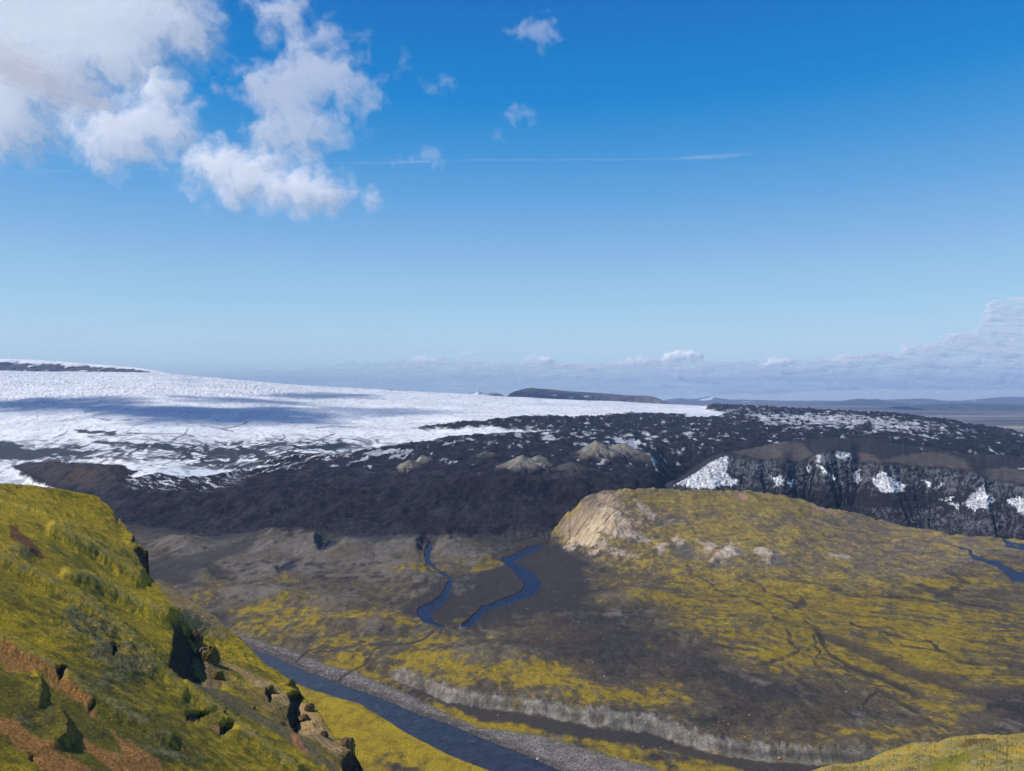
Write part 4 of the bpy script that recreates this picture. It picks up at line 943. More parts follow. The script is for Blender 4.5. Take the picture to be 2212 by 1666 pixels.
def mountain(name, label, cat, crest, depth, footpy, alb, depthspan=.10, gul=30, step=2.0, rough=14, seed=700, x0=None, x1=None, snow=None, rows=46, mat=None):
    cf = curve(crest, False)
    xs = np.arange(crest[0][0], crest[-1][0] + step, step)
    cp = cf(xs)
    zc = CZ - (cp - HY) / F * depth
    zf = CZ - (footpy(xs) - HY) / F * depth * (1 - depthspan)
    zf = np.minimum(zf, zc - 1)
    tt = np.linspace(0, 1, rows)[:, None]
    px = np.repeat(xs[None], rows, 0)
    y = depth * (1 - depthspan * (1 - tt)) + 0 * px
    X = (px - CX) / F * depth
    rel = tt ** .8
    Z = zf + (zc - zf) * rel
    u = X / gul
    fl = ridged(u / 6 + .3 * fbm(X / (gul * 8), y / (gul * 8), 3, seed), tt * .8 + 0 * px, 4, seed + 5, .55)
    y = y - (1 - tt) * tt * 4 * depth * depthspan * .28 * (fl - .2)
    Z = Z + rough * (tt * (1 - tt) * 3) * fbm(X / gul / 3, y / gul / 3, 4, seed + 9) + (tt > .97) * rough * .12 * fbm(X / gul, y, 3, seed + 2)
    A = alb(px, tt + 0 * px, X, fl, Z)
    # back slope
    for k, (dy, dr) in enumerate([(.03, .1), (.08, .55), (.12, 1.05)]):
        X = np.vstack([X, X[rows - 1]]); y = np.vstack([y, y[rows - 1] + dy * depth]); Z = np.vstack([Z, zc - (zc - zf) * dr]); A = np.concatenate([A, A[rows - 1][None]], 0)
    return struct(grid_obj(name, X, y, Z, A, mat), label, cat)


m_mt = ground_mat('mountain_rock', fine=60, vary=.25, bump=.3, bdist=20, fine2=90)


def alb_ridge(px, t, X, fl, Z):
    n = fbm(X / 260, t * 3, 4, 711)
    rock = mix(C(.075, .062, .060), C(.12, .085, .065), sstep(-.3, .4, n))
    e = .30 * fl + .62 * fbm(X / 120 + t * .8, t * 1.1, 4, 715) + .3 * fbm(X / 420, t * 2, 3, 717) + 1.0 * sstep(.62, .88, t) - .02 - .25 * sstep(230, 330, px) - .10 + .35 * sstep(60, 0, px) * t
    return mix(rock, C(.80, .80, .79), sstep(.40, .52, e))
mountain('mountain', 'long dark ridge streaked with snow on the far left skyline', 'mountain',
         [(-420, 770), (-200, 774), (-60, 772), (0, 775), (70, 777), (130, 781), (180, 785), (230, 789), (265, 792), (295, 794), (320, 798), (345, 804), (366, 812), (400, 830)], 14500, lambda x: 815 + 0 * x, alb_ridge, .06, gul=75, seed=701, step=1.5, mat=m_mt)


def alb_table(px, t, X, fl, Z):
    n = fbm(X / 300, t * 5, 4, 721)
    a = mix(C(.085, .075, .072), C(.14, .11, .09), sstep(-.4, .4, n + .4 * (t - .5)))
    a = mix(a, C(.17, .145, .13), sstep(1350, 1400, px) * sstep(-.1, .5, fl) * .8)
    s = sdpoly(px, t * 40, [(1262, 20), (1280, 24), (1284, 22), (1270, 18)], 10)
    for (cx, ct) in ((1195, .62), (1230, .55), (1263, .66)):
        a = mix(a, C(.75, .75, .75), sstep(1, .5, ((px - cx) / 8)**2 + ((t - ct) / .05)**2))
    return a
mountain('mountain', 'flat-topped brown mountain rising behind the glacier edge', 'mountain',
         [(1088, 862), (1098, 854), (1104, 849), (1112, 846), (1122, 843), (1132, 840), (1142, 838), (1152, 838), (1165, 840), (1185, 841), (1205, 843), (1225, 845), (1260, 847), (1290, 849), (1320, 851), (1350, 854), (1375, 855), (1400, 855), (1415, 858), (1428, 863), (1438, 869), (1446, 874), (1470, 884)],
         17000, lambda x: 882 + 0 * x, alb_table, .05, gul=70, seed=731, step=1.2, mat=m_mt)


def alb_peak(px, t, X, fl, Z):
    return mix(C(.10, .10, .11), C(.7, .72, .74), sstep(.45, .6, .6 * fl + .35 * fbm(X / 700, t * 3, 3, 741)))
mountain('mountain', 'small jagged blue peaks with snow, left of the flat-topped mountain', 'mountain',
         [(1000, 862), (1012, 852), (1020, 848), (1026, 849), (1034, 845), (1042, 850), (1050, 851), (1062, 848), (1072, 849), (1082, 851), (1092, 857), (1100, 864)], 24000, lambda x: 872 + 0 * x, alb_peak, .05, gul=160, seed=751, step=1.2, rough=30, mat=m_mt)
mountain('mountain', 'tiny dark rock poking over the glacier skyline', 'mountain', [(800, 846), (826, 843.5), (838, 841.5), (848, 843), (866, 844.5), (878, 844), (895, 850)], 15500, lambda x: 860 + 0 * x, lambda px, t, X, fl, Z: mix(C(.07, .065, .07), C(.09, .08, .08), fl), .03, gul=60, seed=761, step=1.2, mat=m_mt)


def alb_far(px, t, X, fl, Z):
    return mix(C(.13, .125, .13), C(.72, .74, .76), sstep(.55, .75, .55 * fl + .4 * fbm(X / 1200, t * 3, 3, 771) + .15 * t))
mountain('mountain', 'far pale blue snowy peaks with one sharp summit on the horizon', 'mountain',
         [(1430, 872), (1450, 862), (1470, 860), (1482, 861), (1500, 862), (1515, 860), (1528, 858), (1537, 855.5), (1548, 859), (1560, 861.5), (1580, 863.5), (1610, 863), (1650, 864.5), (1700, 866), (1760, 865), (1830, 867), (1900, 870)],
         40500, lambda x: 876 + 0 * x, alb_far, .04, gul=300, seed=781, rough=40, mat=m_mt)
mountain('mountain', 'twin-humped blue hill on the horizon, right of the pale peaks', 'mountain',
         [(1820, 872), (1838, 868), (1850, 863.5), (1862, 861.5), (1874, 863), (1886, 864), (1894, 862), (1904, 863.5), (1920, 867.5), (1945, 871)], 30000, lambda x: 877 + 0 * x, lambda px, t, X, fl, Z: mix(C(.06, .062, .07), C(.09, .085, .085), fl), .03, gul=200, seed=791, rough=20, mat=m_mt)
mountain('mountain', 'low rounded blue hills behind the twin-humped hill', 'mountain',
         [(1680, 872), (1760, 866.5), (1840, 867), (1920, 863.5), (1960, 862), (1990, 860.8), (2010, 862), (2040, 865.5), (2080, 866), (2140, 867), (2240, 869), (2500, 870), (2900, 874)], 38500, lambda x: 878 + 0 * x, lambda px, t, X, fl, Z: mix(C(.10, .10, .11), C(.15, .14, .14), fl), .04, gul=250, seed=801, rough=20, mat=m_mt)
mountain('mountain', 'broad pale blue mountain with snow specks at the right edge', 'mountain',
         [(2020, 874), (2090, 866), (2130, 862), (2160, 859), (2178, 857), (2200, 858), (2225, 858.5), (2300, 858), (2400, 860), (2520, 864), (2700, 872)], 36500, lambda x: 878 + 0 * x,
         lambda px, t, X, fl, Z: mix(mix(C(.10, .10, .11), C(.15, .14, .14), fl), C(.7, .7, .7), .7 * sstep(.5, .7, .5 * fl + .5 * fbm(X / 400, t * 4, 3, 805)) * sstep(.3, .7, t)), .04, gul=250, seed=811, rough=20, mat=m_mt)
mountain('mountain', 'long low dark blue ridge in front of the right-hand mountain', 'mountain',
         [(1960, 878), (1990, 875), (2030, 872.5), (2080, 871.5), (2130, 873), (2170, 873.5), (2240, 875), (2350, 874), (2500, 879), (2600, 886)], 21000, lambda x: 893 + 0 * x, lambda px, t, X, fl, Z: mix(C(.055, .06, .065), C(.10, .09, .085), sstep(.2, .8, fl) * (1 - t)), .06, gul=160, seed=821, rough=16, mat=m_mt)

# ------------------------------------------------------------------ the air
hm = bpy.data.meshes.new('haze')
x0, x1, y0, y1, z0, z1 = -52000, 76000, -3000, 53500, -140, 1650
hm.from_pydata([(x0, y0, z0), (x1, y0, z0), (x1, y1, z0), (x0, y1, z0), (x0, y0, z1), (x1, y0, z1), (x1, y1, z1), (x0, y1, z1)], [],
               [(3, 2, 1, 0), (4, 5, 6, 7), (0, 1, 5, 4), (1, 2, 6, 5), (2, 3, 7, 6), (3, 0, 4, 7)])
m, nt_, out = new_mat('air')
v = nt_.nodes.new('ShaderNodeVolumePrincipled'); v.inputs['Color'].default_value = (.40, .60, 1.0, 1); v.inputs['Density'].default_value = HAZE
v.inputs['Anisotropy'].default_value = 0.0
nt_.links.new(v.outputs[0], out.inputs['Volume'])
hm.materials.append(m)
ho = bpy.data.objects.new('haze', hm); col.objects.link(ho); tag(ho, 'thin blue air over the whole landscape', 'haze', kind='stuff')
# ------------------------------------------------------------------ clouds: closed bodies of thin matter, opacity grows with thickness
def cloud_mat(name, base, trans=.5):
    m, nt, out = new_mat(name)
    N = nt.nodes; L = nt.links
    d = N.new('ShaderNodeBsdfDiffuse'); tr = N.new('ShaderNodeBsdfTranslucent'); tp = N.new('ShaderNodeBsdfTransparent')
    d.inputs[0].default_value = (*base, 1); tr.inputs[0].default_value = (*base, 1)
    m1 = N.new('ShaderNodeMixShader'); m1.inputs[0].default_value = trans
    L.new(d.outputs[0], m1.inputs[1]); L.new(tr.outputs[0], m1.inputs[2])
    at = N.new('ShaderNodeAttribute'); at.attribute_name = 'Opacity'
    m2 = N.new('ShaderNodeMixShader'); L.new(at.outputs['Fac'], m2.inputs[0]); L.new(tp.outputs[0], m2.inputs[1]); L.new(m1.outputs[0], m2.inputs[2])
    L.new(m2.outputs[0], out.inputs[0])
    return m


def cloud_mesh(name, X, Y, Z, op, mat):
    """front and back lattices (2,r,c) welded where the cloud ends"""
    _, r, c = X.shape
    keep = op[0] > .004
    fm = keep[:-1, :-1] | keep[1:, 1:] | keep[1:, :-1] | keep[:-1, 1:]
    idx = np.arange(r * c).reshape(r, c)
    q = np.stack([idx[:-1, :-1], idx[:-1, 1:], idx[1:, 1:], idx[1:, :-1]], -1)[fm]
    q2 = q[:, ::-1] + r * c
    q = np.concatenate([q, q2])
    used = np.zeros(2 * r * c, bool); used[q.reshape(-1)] = True
    new = np.cumsum(used) - 1; q = new[q]
    co = np.stack([X, Y, Z], -1).reshape(-1, 3)[used]
    me = bpy.data.meshes.new(name)
    me.vertices.add(len(co)); me.vertices.foreach_set('co', co.astype(np.float32).reshape(-1))
    me.loops.add(q.size); me.loops.foreach_set('vertex_index', q.astype(np.int32).reshape(-1))
    me.polygons.add(len(q)); me.polygons.foreach_set('loop_start', (np.arange(len(q)) * 4).astype(np.int32))
    me.polygons.foreach_set('use_smooth', np.ones(len(q), bool))
    at = me.attributes.new('Opacity', 'FLOAT', 'POINT'); at.data.foreach_set('value', np.clip(op.reshape(-1)[used], 0, 1).astype(np.float32))
    me.update(calc_edges=True); me.validate(); me.materials.append(mat)
    o = bpy.data.objects.new(name, me); col.objects.link(o)
    return o


def cloud(label, field, box, depth, thick, mat, step=2.4, seed=0, lump=1.0, lumpscale=60, cat='cloud', name='cloud', group=None, tilt=(.5, .45)):
    """field(px,py) -> optical density 0..1 over the box of the picture; body stands at the given distance"""
    x0, y0, x1, y1 = box
    px, py = np.meshgrid(np.arange(x0, x1, step), np.arange(y0, y1, step))
    a = np.clip(field(px, py), 0, 1)
    a[0] = a[-1] = 0; a[:, 0] = a[:, -1] = 0
    k = depth / F
    kr = int(max(3, lumpscale / step * .9)); kx = np.exp(-(np.arange(-kr, kr + 1) / (kr * .42))**2); kx /= kx.sum()
    def blur(v):
        v = np.apply_along_axis(lambda r_: np.convolve(np.pad(r_, kr, mode='edge'), kx, 'valid'), 1, v)
        return np.apply_along_axis(lambda r_: np.convolve(np.pad(r_, kr, mode='edge'), kx, 'valid'), 0, v)
    n = fbm(px / lumpscale, py / lumpscale * 1.5, 3, seed + 1, .45)
    th = np.maximum(thick * blur(np.clip(a, 0, 1)) * (1 + .05 * lump * n), 1.0)
    # the sunlit side leans back and towards the left, where the sun is
    xm, ym = (x0 + x1) / 2, (y0 + y1) / 2
    dd = depth / (1 + tilt[0] * (px - xm) / F + tilt[1] * (py - ym) / F)
    X0, Y0, Z0 = world(px, py, dd)
    nn = np.array([-tilt[0], -1.0, tilt[1]]); nn /= np.linalg.norm(nn)
    X = np.stack([X0 + nn[0] * th, X0 - .6 * nn[0] * th]); Y = np.stack([Y0 + nn[1] * th, Y0 - .6 * nn[1] * th]); Z = np.stack([Z0 + nn[2] * th, Z0 - .6 * nn[2] * th])
    op = np.stack([a, .25 * a])
    o = cloud_mesh(name, X, Y, Z, op, mat)
    return tag(o, label, cat, group)


def wisp(poly, seed, soft=26, warp=26, cut=0.0, gain=1.0, scale=70, edge=.9, stretch=1.0, pw=1.0):
    def f(px, py):
        w1 = warp * fbm(px / 70, py / 70 * stretch, 5, seed, .6); w2 = warp * fbm(px / 70, py / 70 * stretch, 5, seed + 20, .6)
        s = sdpoly(px + w1, py + w2, poly, 4 * soft)
        n = fbm(px / scale + w1 / 90, py / scale * stretch + w2 / 90, 6, seed + 40, .58)
        v = sstep(-1.15, 1.5, s / soft + edge * n - cut)
        # always die out before the box ends
        return (gain * v) ** pw * sstep(-3.2 * soft, -1.6 * soft, s)
    return f


def bbox(poly, m): 
    p = np.array(poly); return (p[:, 0].min() - m, p[:, 1].min() - m, p[:, 0].max() + m, p[:, 1].max() + m)


m_cloud = cloud_mat('cloud_matter', (.80, .775, .795), .1)
m_grey = cloud_mat('grey_cloud_matter', (.92, .86, .86), .1)
CD = 17500
big1 = [(-160, -120), (400, -120), (425, 20), (450, 80), (440, 110), (350, 120), (335, 165), (300, 190), (240, 185), (180, 205), (140, 225), (115, 285), (70, 312), (25, 322), (-20, 290), (-160, 280)]
cloud('large white cloud filling the top left corner', wisp(big1, 1100, 46, 40, -.45, .95, 80, .95), bbox(big1, 130), CD, 420, m_cloud, seed=1101, lumpscale=130)
big2 = [(170, 275), (215, 268), (250, 240), (320, 232), (340, 180), (375, 215), (415, 260), (395, 296), (370, 322), (265, 345), (205, 330), (175, 300)]
cloud('ragged white cloud just below the large corner cloud', wisp(big2, 1120, 34, 32, -.5, .93, 55, 1.0), bbox(big2, 110), CD - 5000, 190, m_cloud, seed=1121, lumpscale=80)
big3 = [(570, 150), (640, 140), (620, 70), (560, 25), (600, 15), (645, 20), (665, 70), (720, 120), (775, 170), (795, 215), (750, 228), (690, 225), (715, 275), (745, 285), (685, 305), (640, 335), (600, 315), (555, 285), (565, 240), (548, 190)]
cloud('tall thin veil of cloud with a hooked top, right of the corner clouds', wisp(big3, 1140, 36, 30, -.25, .64, 46, 1.2), bbox(big3, 115), CD + 3500, 280, m_cloud, seed=1141, lumpscale=70)
big4 = [(415, 388), (445, 335), (520, 348), (590, 352), (630, 392), (700, 392), (745, 424), (730, 438), (650, 448), (585, 434), (490, 412)]
cloud('brightest white cloud, lowest of the upper left group', wisp(big4, 1160, 28, 24, -.5, .95, 46, .95), bbox(big4, 95), CD - 7000, 150, m_cloud, seed=1161, lumpscale=60)
big5 = [(788, 412), (800, 406), (818, 436), (812, 448), (796, 440)]
cloud('small white puff at the right tip of the upper left clouds', wisp(big5, 1180, 14, 10, 0, .6, 30, .8), bbox(big5, 44), CD - 7400, 70, m_cloud, seed=1181, lumpscale=30)
wl = [([(1105, 70), (1125, 45), (1165, 38), (1195, 60), (1205, 75), (1165, 105), (1125, 80)], 'faint wispy cloud high at the top centre', .36),
      ([(1085, 240), (1120, 228), (1140, 236), (1152, 254), (1110, 250)], 'faint wisp below the top centre wisp', .30),
      ([(920, 180), (955, 168), (975, 160), (980, 180), (940, 195)], 'faint wisp halfway between the veil cloud and top centre', .22),
      ([(850, 345), (905, 345), (925, 318), (945, 330), (945, 350), (900, 352)], 'thin wisp sitting on the contrail', .34),
      ([(462, 180), (475, 170), (492, 185), (500, 200), (470, 195)], 'small faint puff between the corner cloud and the veil', .4),
      ([(855, 125), (870, 115), (880, 145), (865, 150)], 'tiny faint wisp right of the veil cloud', .18),
      ([(710, 45), (735, 70), (795, 70), (780, 90), (720, 70)], 'faint streak above the veil cloud', .2),
      ([(1060, 295), (1080, 290), (1085, 300), (1065, 302)], 'tiny puff above the contrail at centre', .2)]
for i, (p, lb, g) in enumerate(wl):
    cloud(lb, wisp(p, 1200 + 9 * i, 16, 18, .25, .75 * g, 26, 1.3), bbox(p, 52), CD + 900, 160, m_cloud, seed=1205 + i, lumpscale=25, step=1.8)
p = [(-40, 735), (60, 722), (180, 710), (240, 716), (120, 734), (40, 746), (-40, 750)]
cloud('very faint flat streak of cloud low at the left edge', wisp(p, 1290, 18, 10, .2, .28, 60, .8, 2.5), bbox(p, 60), 44000 + 12000, 300, m_cloud, seed=1291)

# bank of low cloud along the horizon
bt = curve([(300, 822), (380, 812), (440, 806), (480, 800), (560, 797), (620, 796), (700, 790), (760, 780), (800, 783), (840, 778), (880, 776), (900, 773), (930, 775), (960, 769), (985, 776), (1010, 778), (1080, 785), (1130, 783), (1160, 781), (1200, 782), (1220, 786), (1330, 786), (1380, 777), (1430, 777), (1480, 782),
            (1540, 781), (1590, 779), (1640, 780), (1670, 773), (1700, 776), (1740, 779), (1780, 772), (1800, 775), (1840, 764), (1862, 768), (1900, 760), (1930, 766), (1960, 750), (1980, 745), (2020, 735), (2050, 720), (2080, 716), (2112, 712), (2118, 690), (2130, 660), (2150, 648), (2180, 643), (2250, 640), (2700, 600), (2760, 600)])
def bank(px, py):
    w1 = 9 * fbm(px / 30, py / 14, 5, 1301, .6); w2 = (5.5 + 14 * sstep(1900, 2120, px)) * fbm(px / 26, py / 20, 5, 1311, .6)
    dtop = (py + w2) - bt(px + w1)
    sf = 1 + 2.5 * sstep(1900, 2120, px)
    body = sstep(-1.5 * sf, 6 * sf, dtop)
    bot = curve([(300, 846), (900, 858), (1400, 864), (1650, 857), (1800, 846), (2212, 843), (2760, 842)])
    soft = lerp(16, 3.0, sstep(1500, 1800, px))
    lower = sstep(0, 1, (bot(px) - py + .8 * fbm(px / 120, py / 6, 3, 1321)) / soft)
    st = fbm(px / 85 + w1 / 30, py / 8.5, 5, 1331, .6)
    st2 = fbm(px / 24, py / 5, 4, 1341, .6)
    fade = lerp(.36, .86, sstep(600, 1900, px)) * sstep(330, 620, px)
    v = body * lower * fade * np.clip(.62 + .85 * st + .35 * st2, .05, 1)
    return v + body * sstep(14, 3, dtop) * .10 * fade
BD = 62000
cloud('long grey-lavender cloud bank low over the horizon, tallest at the right edge', bank, (290, 590, 2700, 872), BD, 260, m_grey, step=2.0, seed=1351, lump=.6, lumpscale=22, tilt=(-.04, .42))
def bright_streaks(px, py):
    w1 = 7 * fbm(px / 30, py / 12, 4, 1361, .6)
    dtop = py - bt(px + w1)
    n = fbm(px / 62 + w1 / 20, py / 8.0, 5, 1371, .55) + .35 * fbm(px / 20, py / 6, 3, 1373)
    top = sstep(13, 2, dtop + 6 * fbm(px / 24, py / 24, 3, 1375)) * sstep(-2, 2, dtop) * .30
    fade = sstep(560, 1300, px) * sstep(2740, 2600, px)
    return np.clip(fade * (sstep(.08, .62, n + top) * .62 * (.55 + .9 * np.clip(fbm(px / 190, py / 30, 3, 1377) + .3, 0, 1))) * sstep(-2, 3, dtop) * sstep(853, 838, py), 0, 1)
cloud('scattered pale flat puffs and bright tops along the grey cloud bank', bright_streaks, (540, 600, 2760, 862), BD - 2500, 260, m_cloud, step=1.6, seed=1381, lump=.5, lumpscale=12, tilt=(.10, .9))
m_puff = cloud_mat('bright_cloud_matter', (.93, .90, .90), .1)
puffs = [([(1640, 790), (1665, 776), (1695, 777), (1715, 788), (1680, 795)], 'small pale cumulus head in the bank right of the bright puff', .7),
         ([(880, 784), (905, 775), (935, 777), (950, 786), (915, 790)], 'small pale cumulus head over the glacier skyline', .5),
         ([(1438, 780), (1445, 770), (1465, 765), (1490, 765), (1512, 768), (1524, 779), (1500, 784), (1455, 784)], 'bright white flat-bottomed puff on top of the cloud bank', .85),
         ([(1165, 786), (1168, 776), (1178, 772), (1190, 774), (1198, 782), (1190, 788), (1175, 789)], 'small white puff above the flat-topped mountain', .75),
         ([(1345, 786), (1360, 778), (1385, 773), (1405, 778), (1410, 785), (1380, 790)], 'pale puff left of the bright flat-bottomed one', .5),
         ([(1128, 780), (1145, 774), (1165, 775), (1168, 784), (1140, 786)], 'greyish puff touching the small white one', .4),
         ([(995, 770), (1015, 765), (1035, 768), (1020, 772)], 'thin grey shred floating above the bank near the centre', .4),
         ([(1790, 780), (1815, 768), (1840, 767), (1860, 775), (1830, 784)], 'pale rounded top in the bank, left of its tall end', .35),
         ([(1945, 756), (1950, 748), (1962, 745), (1966, 752), (1955, 760)], 'dark ragged scrap at the top edge of the bank', .35)]
for i, (p, lb, g) in enumerate(puffs):
    cloud(lb, wisp(p, 1400 + 11 * i, 6, 7, -.35, g, 12, .9, 1.4), bbox(p, 20), BD - 5000, 500, m_puff if g > .45 else m_grey, seed=1405 + i, lumpscale=12, step=.9, tilt=(.3, .7))
p = [(1560, 848), (1700, 846), (2000, 845), (2760, 843), (2760, 866), (2000, 866), (1700, 866), (1560, 862)]
cloud('cream sheet added as the bright sky under the dark bank', wisp(p, 1500, 5, 3, 0, .8, 200, .4, 6), (1480, 830, 2740, 880), BD + 9000, 600, cloud_mat('sky_strip_matter', (.80, .78, .74), .1), step=2, seed=1501, tilt=(.1, .8))  # pale sheet added to imitate the bright sky below the bank

# condensation trail
def trail(px, py):
    c0 = curve([(-60, 379), (0, 375), (300, 366), (640, 352.5), (830, 352), (1000, 346.5), (1350, 345), (1500, 341), (1620, 332), (1660, 329)])
    w = lerp(2.2, 1.6, sstep(0, 900, px)) + 3 * blobs(px, py, [(1540, 338, 70, 30, 1)])
    d = np.abs(py - c0(px) + .8 * fbm(px / 22, py * 0, 3, 1521)) / w
    s = .09 * sstep(-60, 100, px) * (1 - .6 * blobs(px, py, [(450, 360, 160, 60, 1)])) + .13 * blobs(px, py, [(870, 350, 80, 20, 1), (1530, 339, 70, 20, .8)])
    return s * np.exp(-d * d) * (.7 + .5 * fbm(px / 60, py / 8, 4, 1531)) * sstep(1665, 1590, px)
cloud('thin straight condensation trail across the middle of the sky', trail, (-70, 318, 1670, 392), 30000, 60, m_cloud, step=1.5, seed=1541, cat='contrail', name='contrail')

# higher broken clouds beyond the left of the frame; they shade the glacier
ALT = 3600.0
def over(px, py):
    """point of the glacier seen at (px,py), carried up the sun ray to cloud height"""
    gx, gy, gz = GL[2], GL[3], GL[4]
    j = int(np.clip(np.searchsorted(PXM, px), 0, len(PXM) - 1))
    i = int(np.abs(GL[1][:, j] - py).argmin())
    tt = (ALT - gz[i, j]) / sund[2]
    return gx[i, j] + tt * sund[0], gy[i, j] + tt * sund[1]
def shade(label, pts, seed, g=.9, warp=260):
    pts = np.array([over(*q) for q in pts])
    x0, y0 = pts.min(0) - 900; x1, y1 = pts.max(0) + 900
    X, Y = np.meshgrid(np.linspace(x0, x1, 130), np.linspace(y0, y1, 130))
    s = sdpoly(X + warp * fbm(X / 700, Y / 700, 4, seed), Y + warp * fbm(X / 700, Y / 700, 4, seed + 9), pts, 1500)
    a = g * sstep(-420, 60, s + 210 * fbm(X / 260, Y / 420, 5, seed + 17, .6))
    a[0] = a[-1] = 0; a[:, 0] = a[:, -1] = 0
    th = 20 + 160 * np.sqrt(a)
    o = cloud_mesh('cloud', np.stack([X, X]), np.stack([Y, Y]), np.stack([ALT - .3 * th, ALT + th]), np.stack([a, .4 * a]), m_cloud)
    return tag(o, label, 'cloud', 'clouds out of view that shade the glacier')
lab = 'cloud beyond the left edge of the view, shading the glacier'
shade(lab, [(-60, 868), (0, 865), (100, 862), (183, 864), (233, 873), (367, 881), (500, 885), (600, 885), (672, 903), (600, 911), (467, 908), (367, 911), (300, 902), (233, 887), (133, 881), (50, 883), (0, 878), (-60, 880)], 1601)
shade(lab, [(460, 863), (560, 864), (625, 872), (540, 871), (480, 868)], 1621, .7, 200)
shade(lab, [(590, 856), (680, 853), (750, 852), (745, 858), (660, 859)], 1641, .7, 200)
shade(lab, [(765, 885), (840, 887), (915, 892), (850, 894), (780, 890)], 1661, .6, 160)
# ------------------------------------------------------------------ loose rocks: every one a thing of its own
def rock_mesh(name, seed, sub_=3, flat=.75, craggy=.35):
    import bmesh
    bm = bmesh.new(); bmesh.ops.create_icosphere(bm, subdivisions=sub_, radius=1.0)
    v = np.array([w.co[:] for w in bm.verts])
    r = np.random.default_rng(seed)
    # chop with random planes so it has faces like broken stone
    for _ in range(12):
        n = r.normal(size=3); n /= np.linalg.norm(n); d = r.uniform(.55, .9)
        k = v @ n; v = v - np.where(k > d, (k - d) * .6, 0)[:, None] * n
    a = 1 + craggy * (.6 * fbm(v[:, 0] * 1.6 + v[:, 2], v[:, 1] * 1.6 - v[:, 2] * .7, 4, seed, .6) + .35 * ridged(v[:, 0] * 2.2 - v[:, 2], v[:, 1] * 2.2 + v[:, 2], 3, seed + 3))
    v = v * a[:, None] * np.array([1, r.uniform(.75, 1.0), flat])
    for w, c in zip(bm.verts, v): w.co = c
    me = bpy.data.meshes.new(name); bm.to_mesh(me); bm.free()
    me.polygons.foreach_set('use_smooth', np.full(len(me.polygons), sub_ > 3))
    return me


def stone_mat(name, c0, c1, scale):
    m, nt, out = new_mat(name); N = nt.nodes; L = nt.links
    b = N.new('ShaderNodeBsdfPrincipled'); L.new(b.outputs[0], out.inputs[0]); b.inputs['Roughness'].default_value = .95; b.inputs['Specular IOR Level'].default_value = .1
    g = N.new('ShaderNodeNewGeometry'); n = N.new('ShaderNodeTexNoise'); n.inputs['Scale'].default_value = scale; n.inputs['Detail'].default_value = 6
    L.new(g.outputs['Position'], n.inputs['Vector'])
    cr = N.new('ShaderNodeValToRGB'); cr.color_ramp.elements[0].position = .35; cr.color_ramp.elements[1].position = .65
    cr.color_ramp.elements[0].color = (*c0, 1); cr.color_ramp.elements[1].color = (*c1, 1)
    L.new(n.outputs['Fac'], cr.inputs[0]); L.new(cr.outputs[0], b.inputs['Base Color'])
    bp = N.new('ShaderNodeBump'); bp.inputs['Strength'].default_value = .6; bp.inputs['Distance'].default_value = .3 / scale
    L.new(n.outputs['Fac'], bp.inputs['Height']); L.new(bp.outputs[0], b.inputs['Normal'])
    return m


def on(lat, px, py):
    gx, gy, X, Y, Z = lat
    j = int(np.clip(np.searchsorted(gx[0], px), 0, gx.shape[1] - 1)); i = int(np.abs(gy[:, j] - py).argmin())
    return X[i, j], Y[i, j], Z[i, j]


r_ = np.random.default_rng(5)
protos = [rock_mesh('rock', 60 + i) for i in range(6)]
fine_protos = [rock_mesh('crag', 80 + i, 5, .9, .45) for i in range(5)]
m_crag = stone_mat('crag_rock', (.065, .042, .024), (.19, .115, .052), .6)
m_mossy = stone_mat('mossy_rock', (.07, .055, .02), (.20, .155, .03), .7)
m_pale = stone_mat('pale_stone', (.30, .27, .23), (.48, .45, .40), 1.2)
m_red = stone_mat('orange_stone', (.32, .14, .07), (.48, .24, .13), 1.2)
m_dark = stone_mat('dark_stone', (.035, .03, .028), (.09, .078, .066), 1.2)


def place(me, name, mat, lat, px, py, rad, label, cat, group=None, zs=1.0, sink=.25):
    x, y, z = on(lat, px, py)
    me2 = me
    o = bpy.data.objects.new(name, me2); col.objects.link(o)
    o.location = (x, y, z + rad * zs * (.75 - sink) * .5); o.rotation_euler = (r_.uniform(-.25, .25), r_.uniform(-.25, .25), r_.uniform(0, 6.28)); o.scale = (rad, rad, rad * zs)
    if not me2.materials: me2.materials.append(mat)
    o.material_slots[0].link = 'OBJECT'; o.material_slots[0].material = mat
    return tag(o, label, cat, group)


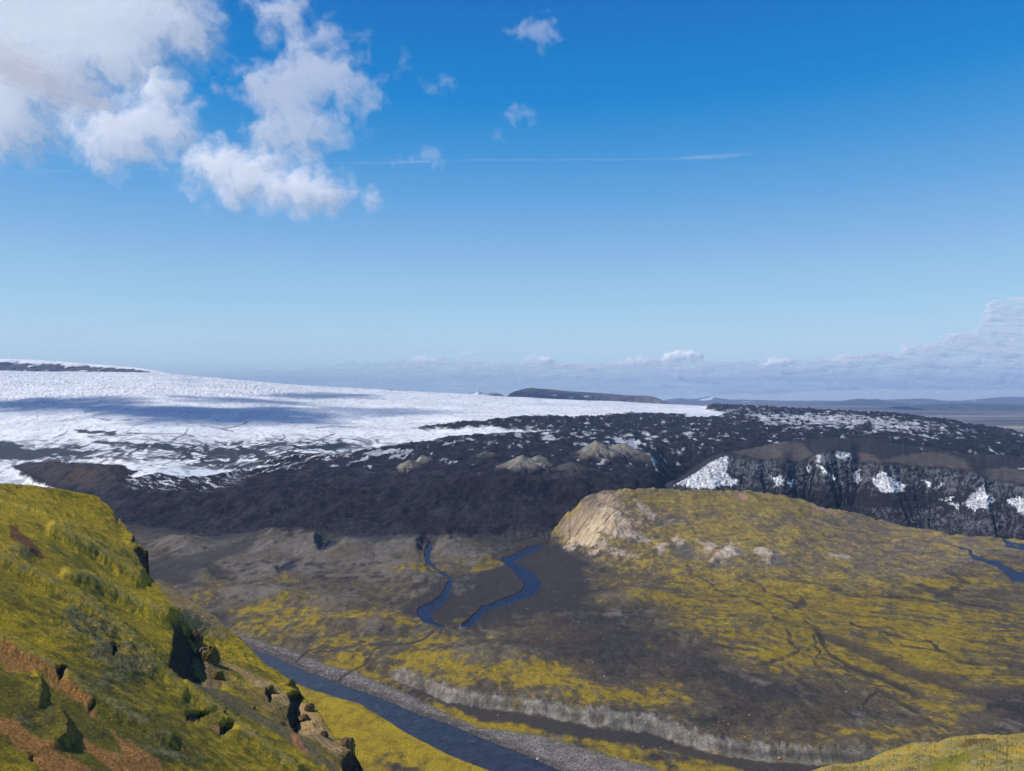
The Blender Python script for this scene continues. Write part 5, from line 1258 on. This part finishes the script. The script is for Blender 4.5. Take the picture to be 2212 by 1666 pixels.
crags = [(424, 1388, 5.0, 1.3, m_crag, 'dark brown crag at the top right edge of the big black cliff shadow'),
         (441, 1424, 6.0, 1.3, m_crag, 'largest brown crag, right beside the big black cliff shadow'),
         (458, 1440, 5.0, 1.6, m_mossy, 'moss-capped crag leaning on the right side of the largest brown crag'),
         (472, 1470, 3.6, 1.4, m_mossy, 'lowest mossy crag below the largest brown crag, above grey scree'),
         (582, 1497, 2.8, 1.5, m_mossy, 'mossy rock stub halfway down the brown scree'),
         (628, 1486, 3.6, 1.2, m_mossy, 'rounded mossy crag on the skyline above the river moss flat'),
         (655, 1560, 3.6, 1.1, m_crag, 'brown crag right of the narrow black cleft, low on the slope'),
         (668, 1538, 3.0, 1.1, m_crag, 'small brown crag on the slope edge above the narrow black cleft'),
         (700, 1596, 2.6, 1.1, m_crag, 'grey-brown crag between the cleft and the lowest corner crag'),
         (748, 1618, 4.2, 1.2, m_crag, 'big brown crag at the lowest right corner of the mossy slope'),
         (548, 1534, 1.1, 1.4, m_crag, 'small square boulder alone on the grey scree'),
         (484, 1556, .9, 1.2, m_crag, 'small dark stone in moss below the grey scree'),
         (608, 1566, 1.8, .7, m_crag, 'flat tan boulder beside the orange scree run')]
for i, (px, py, rd, zs, mt, lb) in enumerate(crags):
    place(fine_protos[i % 5], 'crag' if rd > 1.2 else 'boulder', mt, HLAT, px, py, rd * .8, lb, 'crag' if rd > 1.2 else 'boulder', 'crags on the mossy slope' if rd > 1.2 else None, zs, .4)
for px, py, rd, mt, lb in [(1160, 1640, 1.3, m_pale, 'white boulder at the water edge of the lower river'), (1372, 1639, 1.2, m_dark, 'dark brown boulder on the gravel right of the river'),
                           (1551, 1562, 1.0, m_red, 'leftmost of three orange stones on the dark terrace'), (1562, 1561, 1.1, m_red, 'middle of three orange stones on the dark terrace'), (1572, 1567, 1.0, m_red, 'rightmost of three orange stones on the dark terrace'),
                           (1618, 1545, 1.1, m_red, 'single orange stone above the group of three on the terrace'), (1682, 1638, 1.4, m_red, 'reddish boulder at the foot of the grey terrace bank'), (1655, 1584, .8, m_pale, 'pale pebble-like boulder right of the orange stones')]:
    place(protos[int(px) % 6], 'boulder', mt, VLAT, px, py, rd, lb, 'boulder', None, .8)
k = 0
while k < 70:
    px, py = r_.uniform(360, 2190), r_.uniform(1175, 1640)
    i = int(np.abs(VLAT[1][:, 0] - 0).argmin())
    if on(HSIL, px, 0)[0] > py - 6: continue
    j = int(np.clip(np.searchsorted(VLAT[0][0], px), 0, VLAT[0].shape[1] - 1)); i = int(np.abs(VLAT[1][:, j] - py).argmin())
    if WET[i, j] > -5: continue
    place(protos[k % 6], 'boulder', m_pale if r_.random() < .7 else m_dark, VLAT, px, py, r_.uniform(.5, .95), 'small loose boulder scattered on the valley gravel and moss', 'boulder', 'loose boulders scattered over the valley floor', .75)
    k += 1
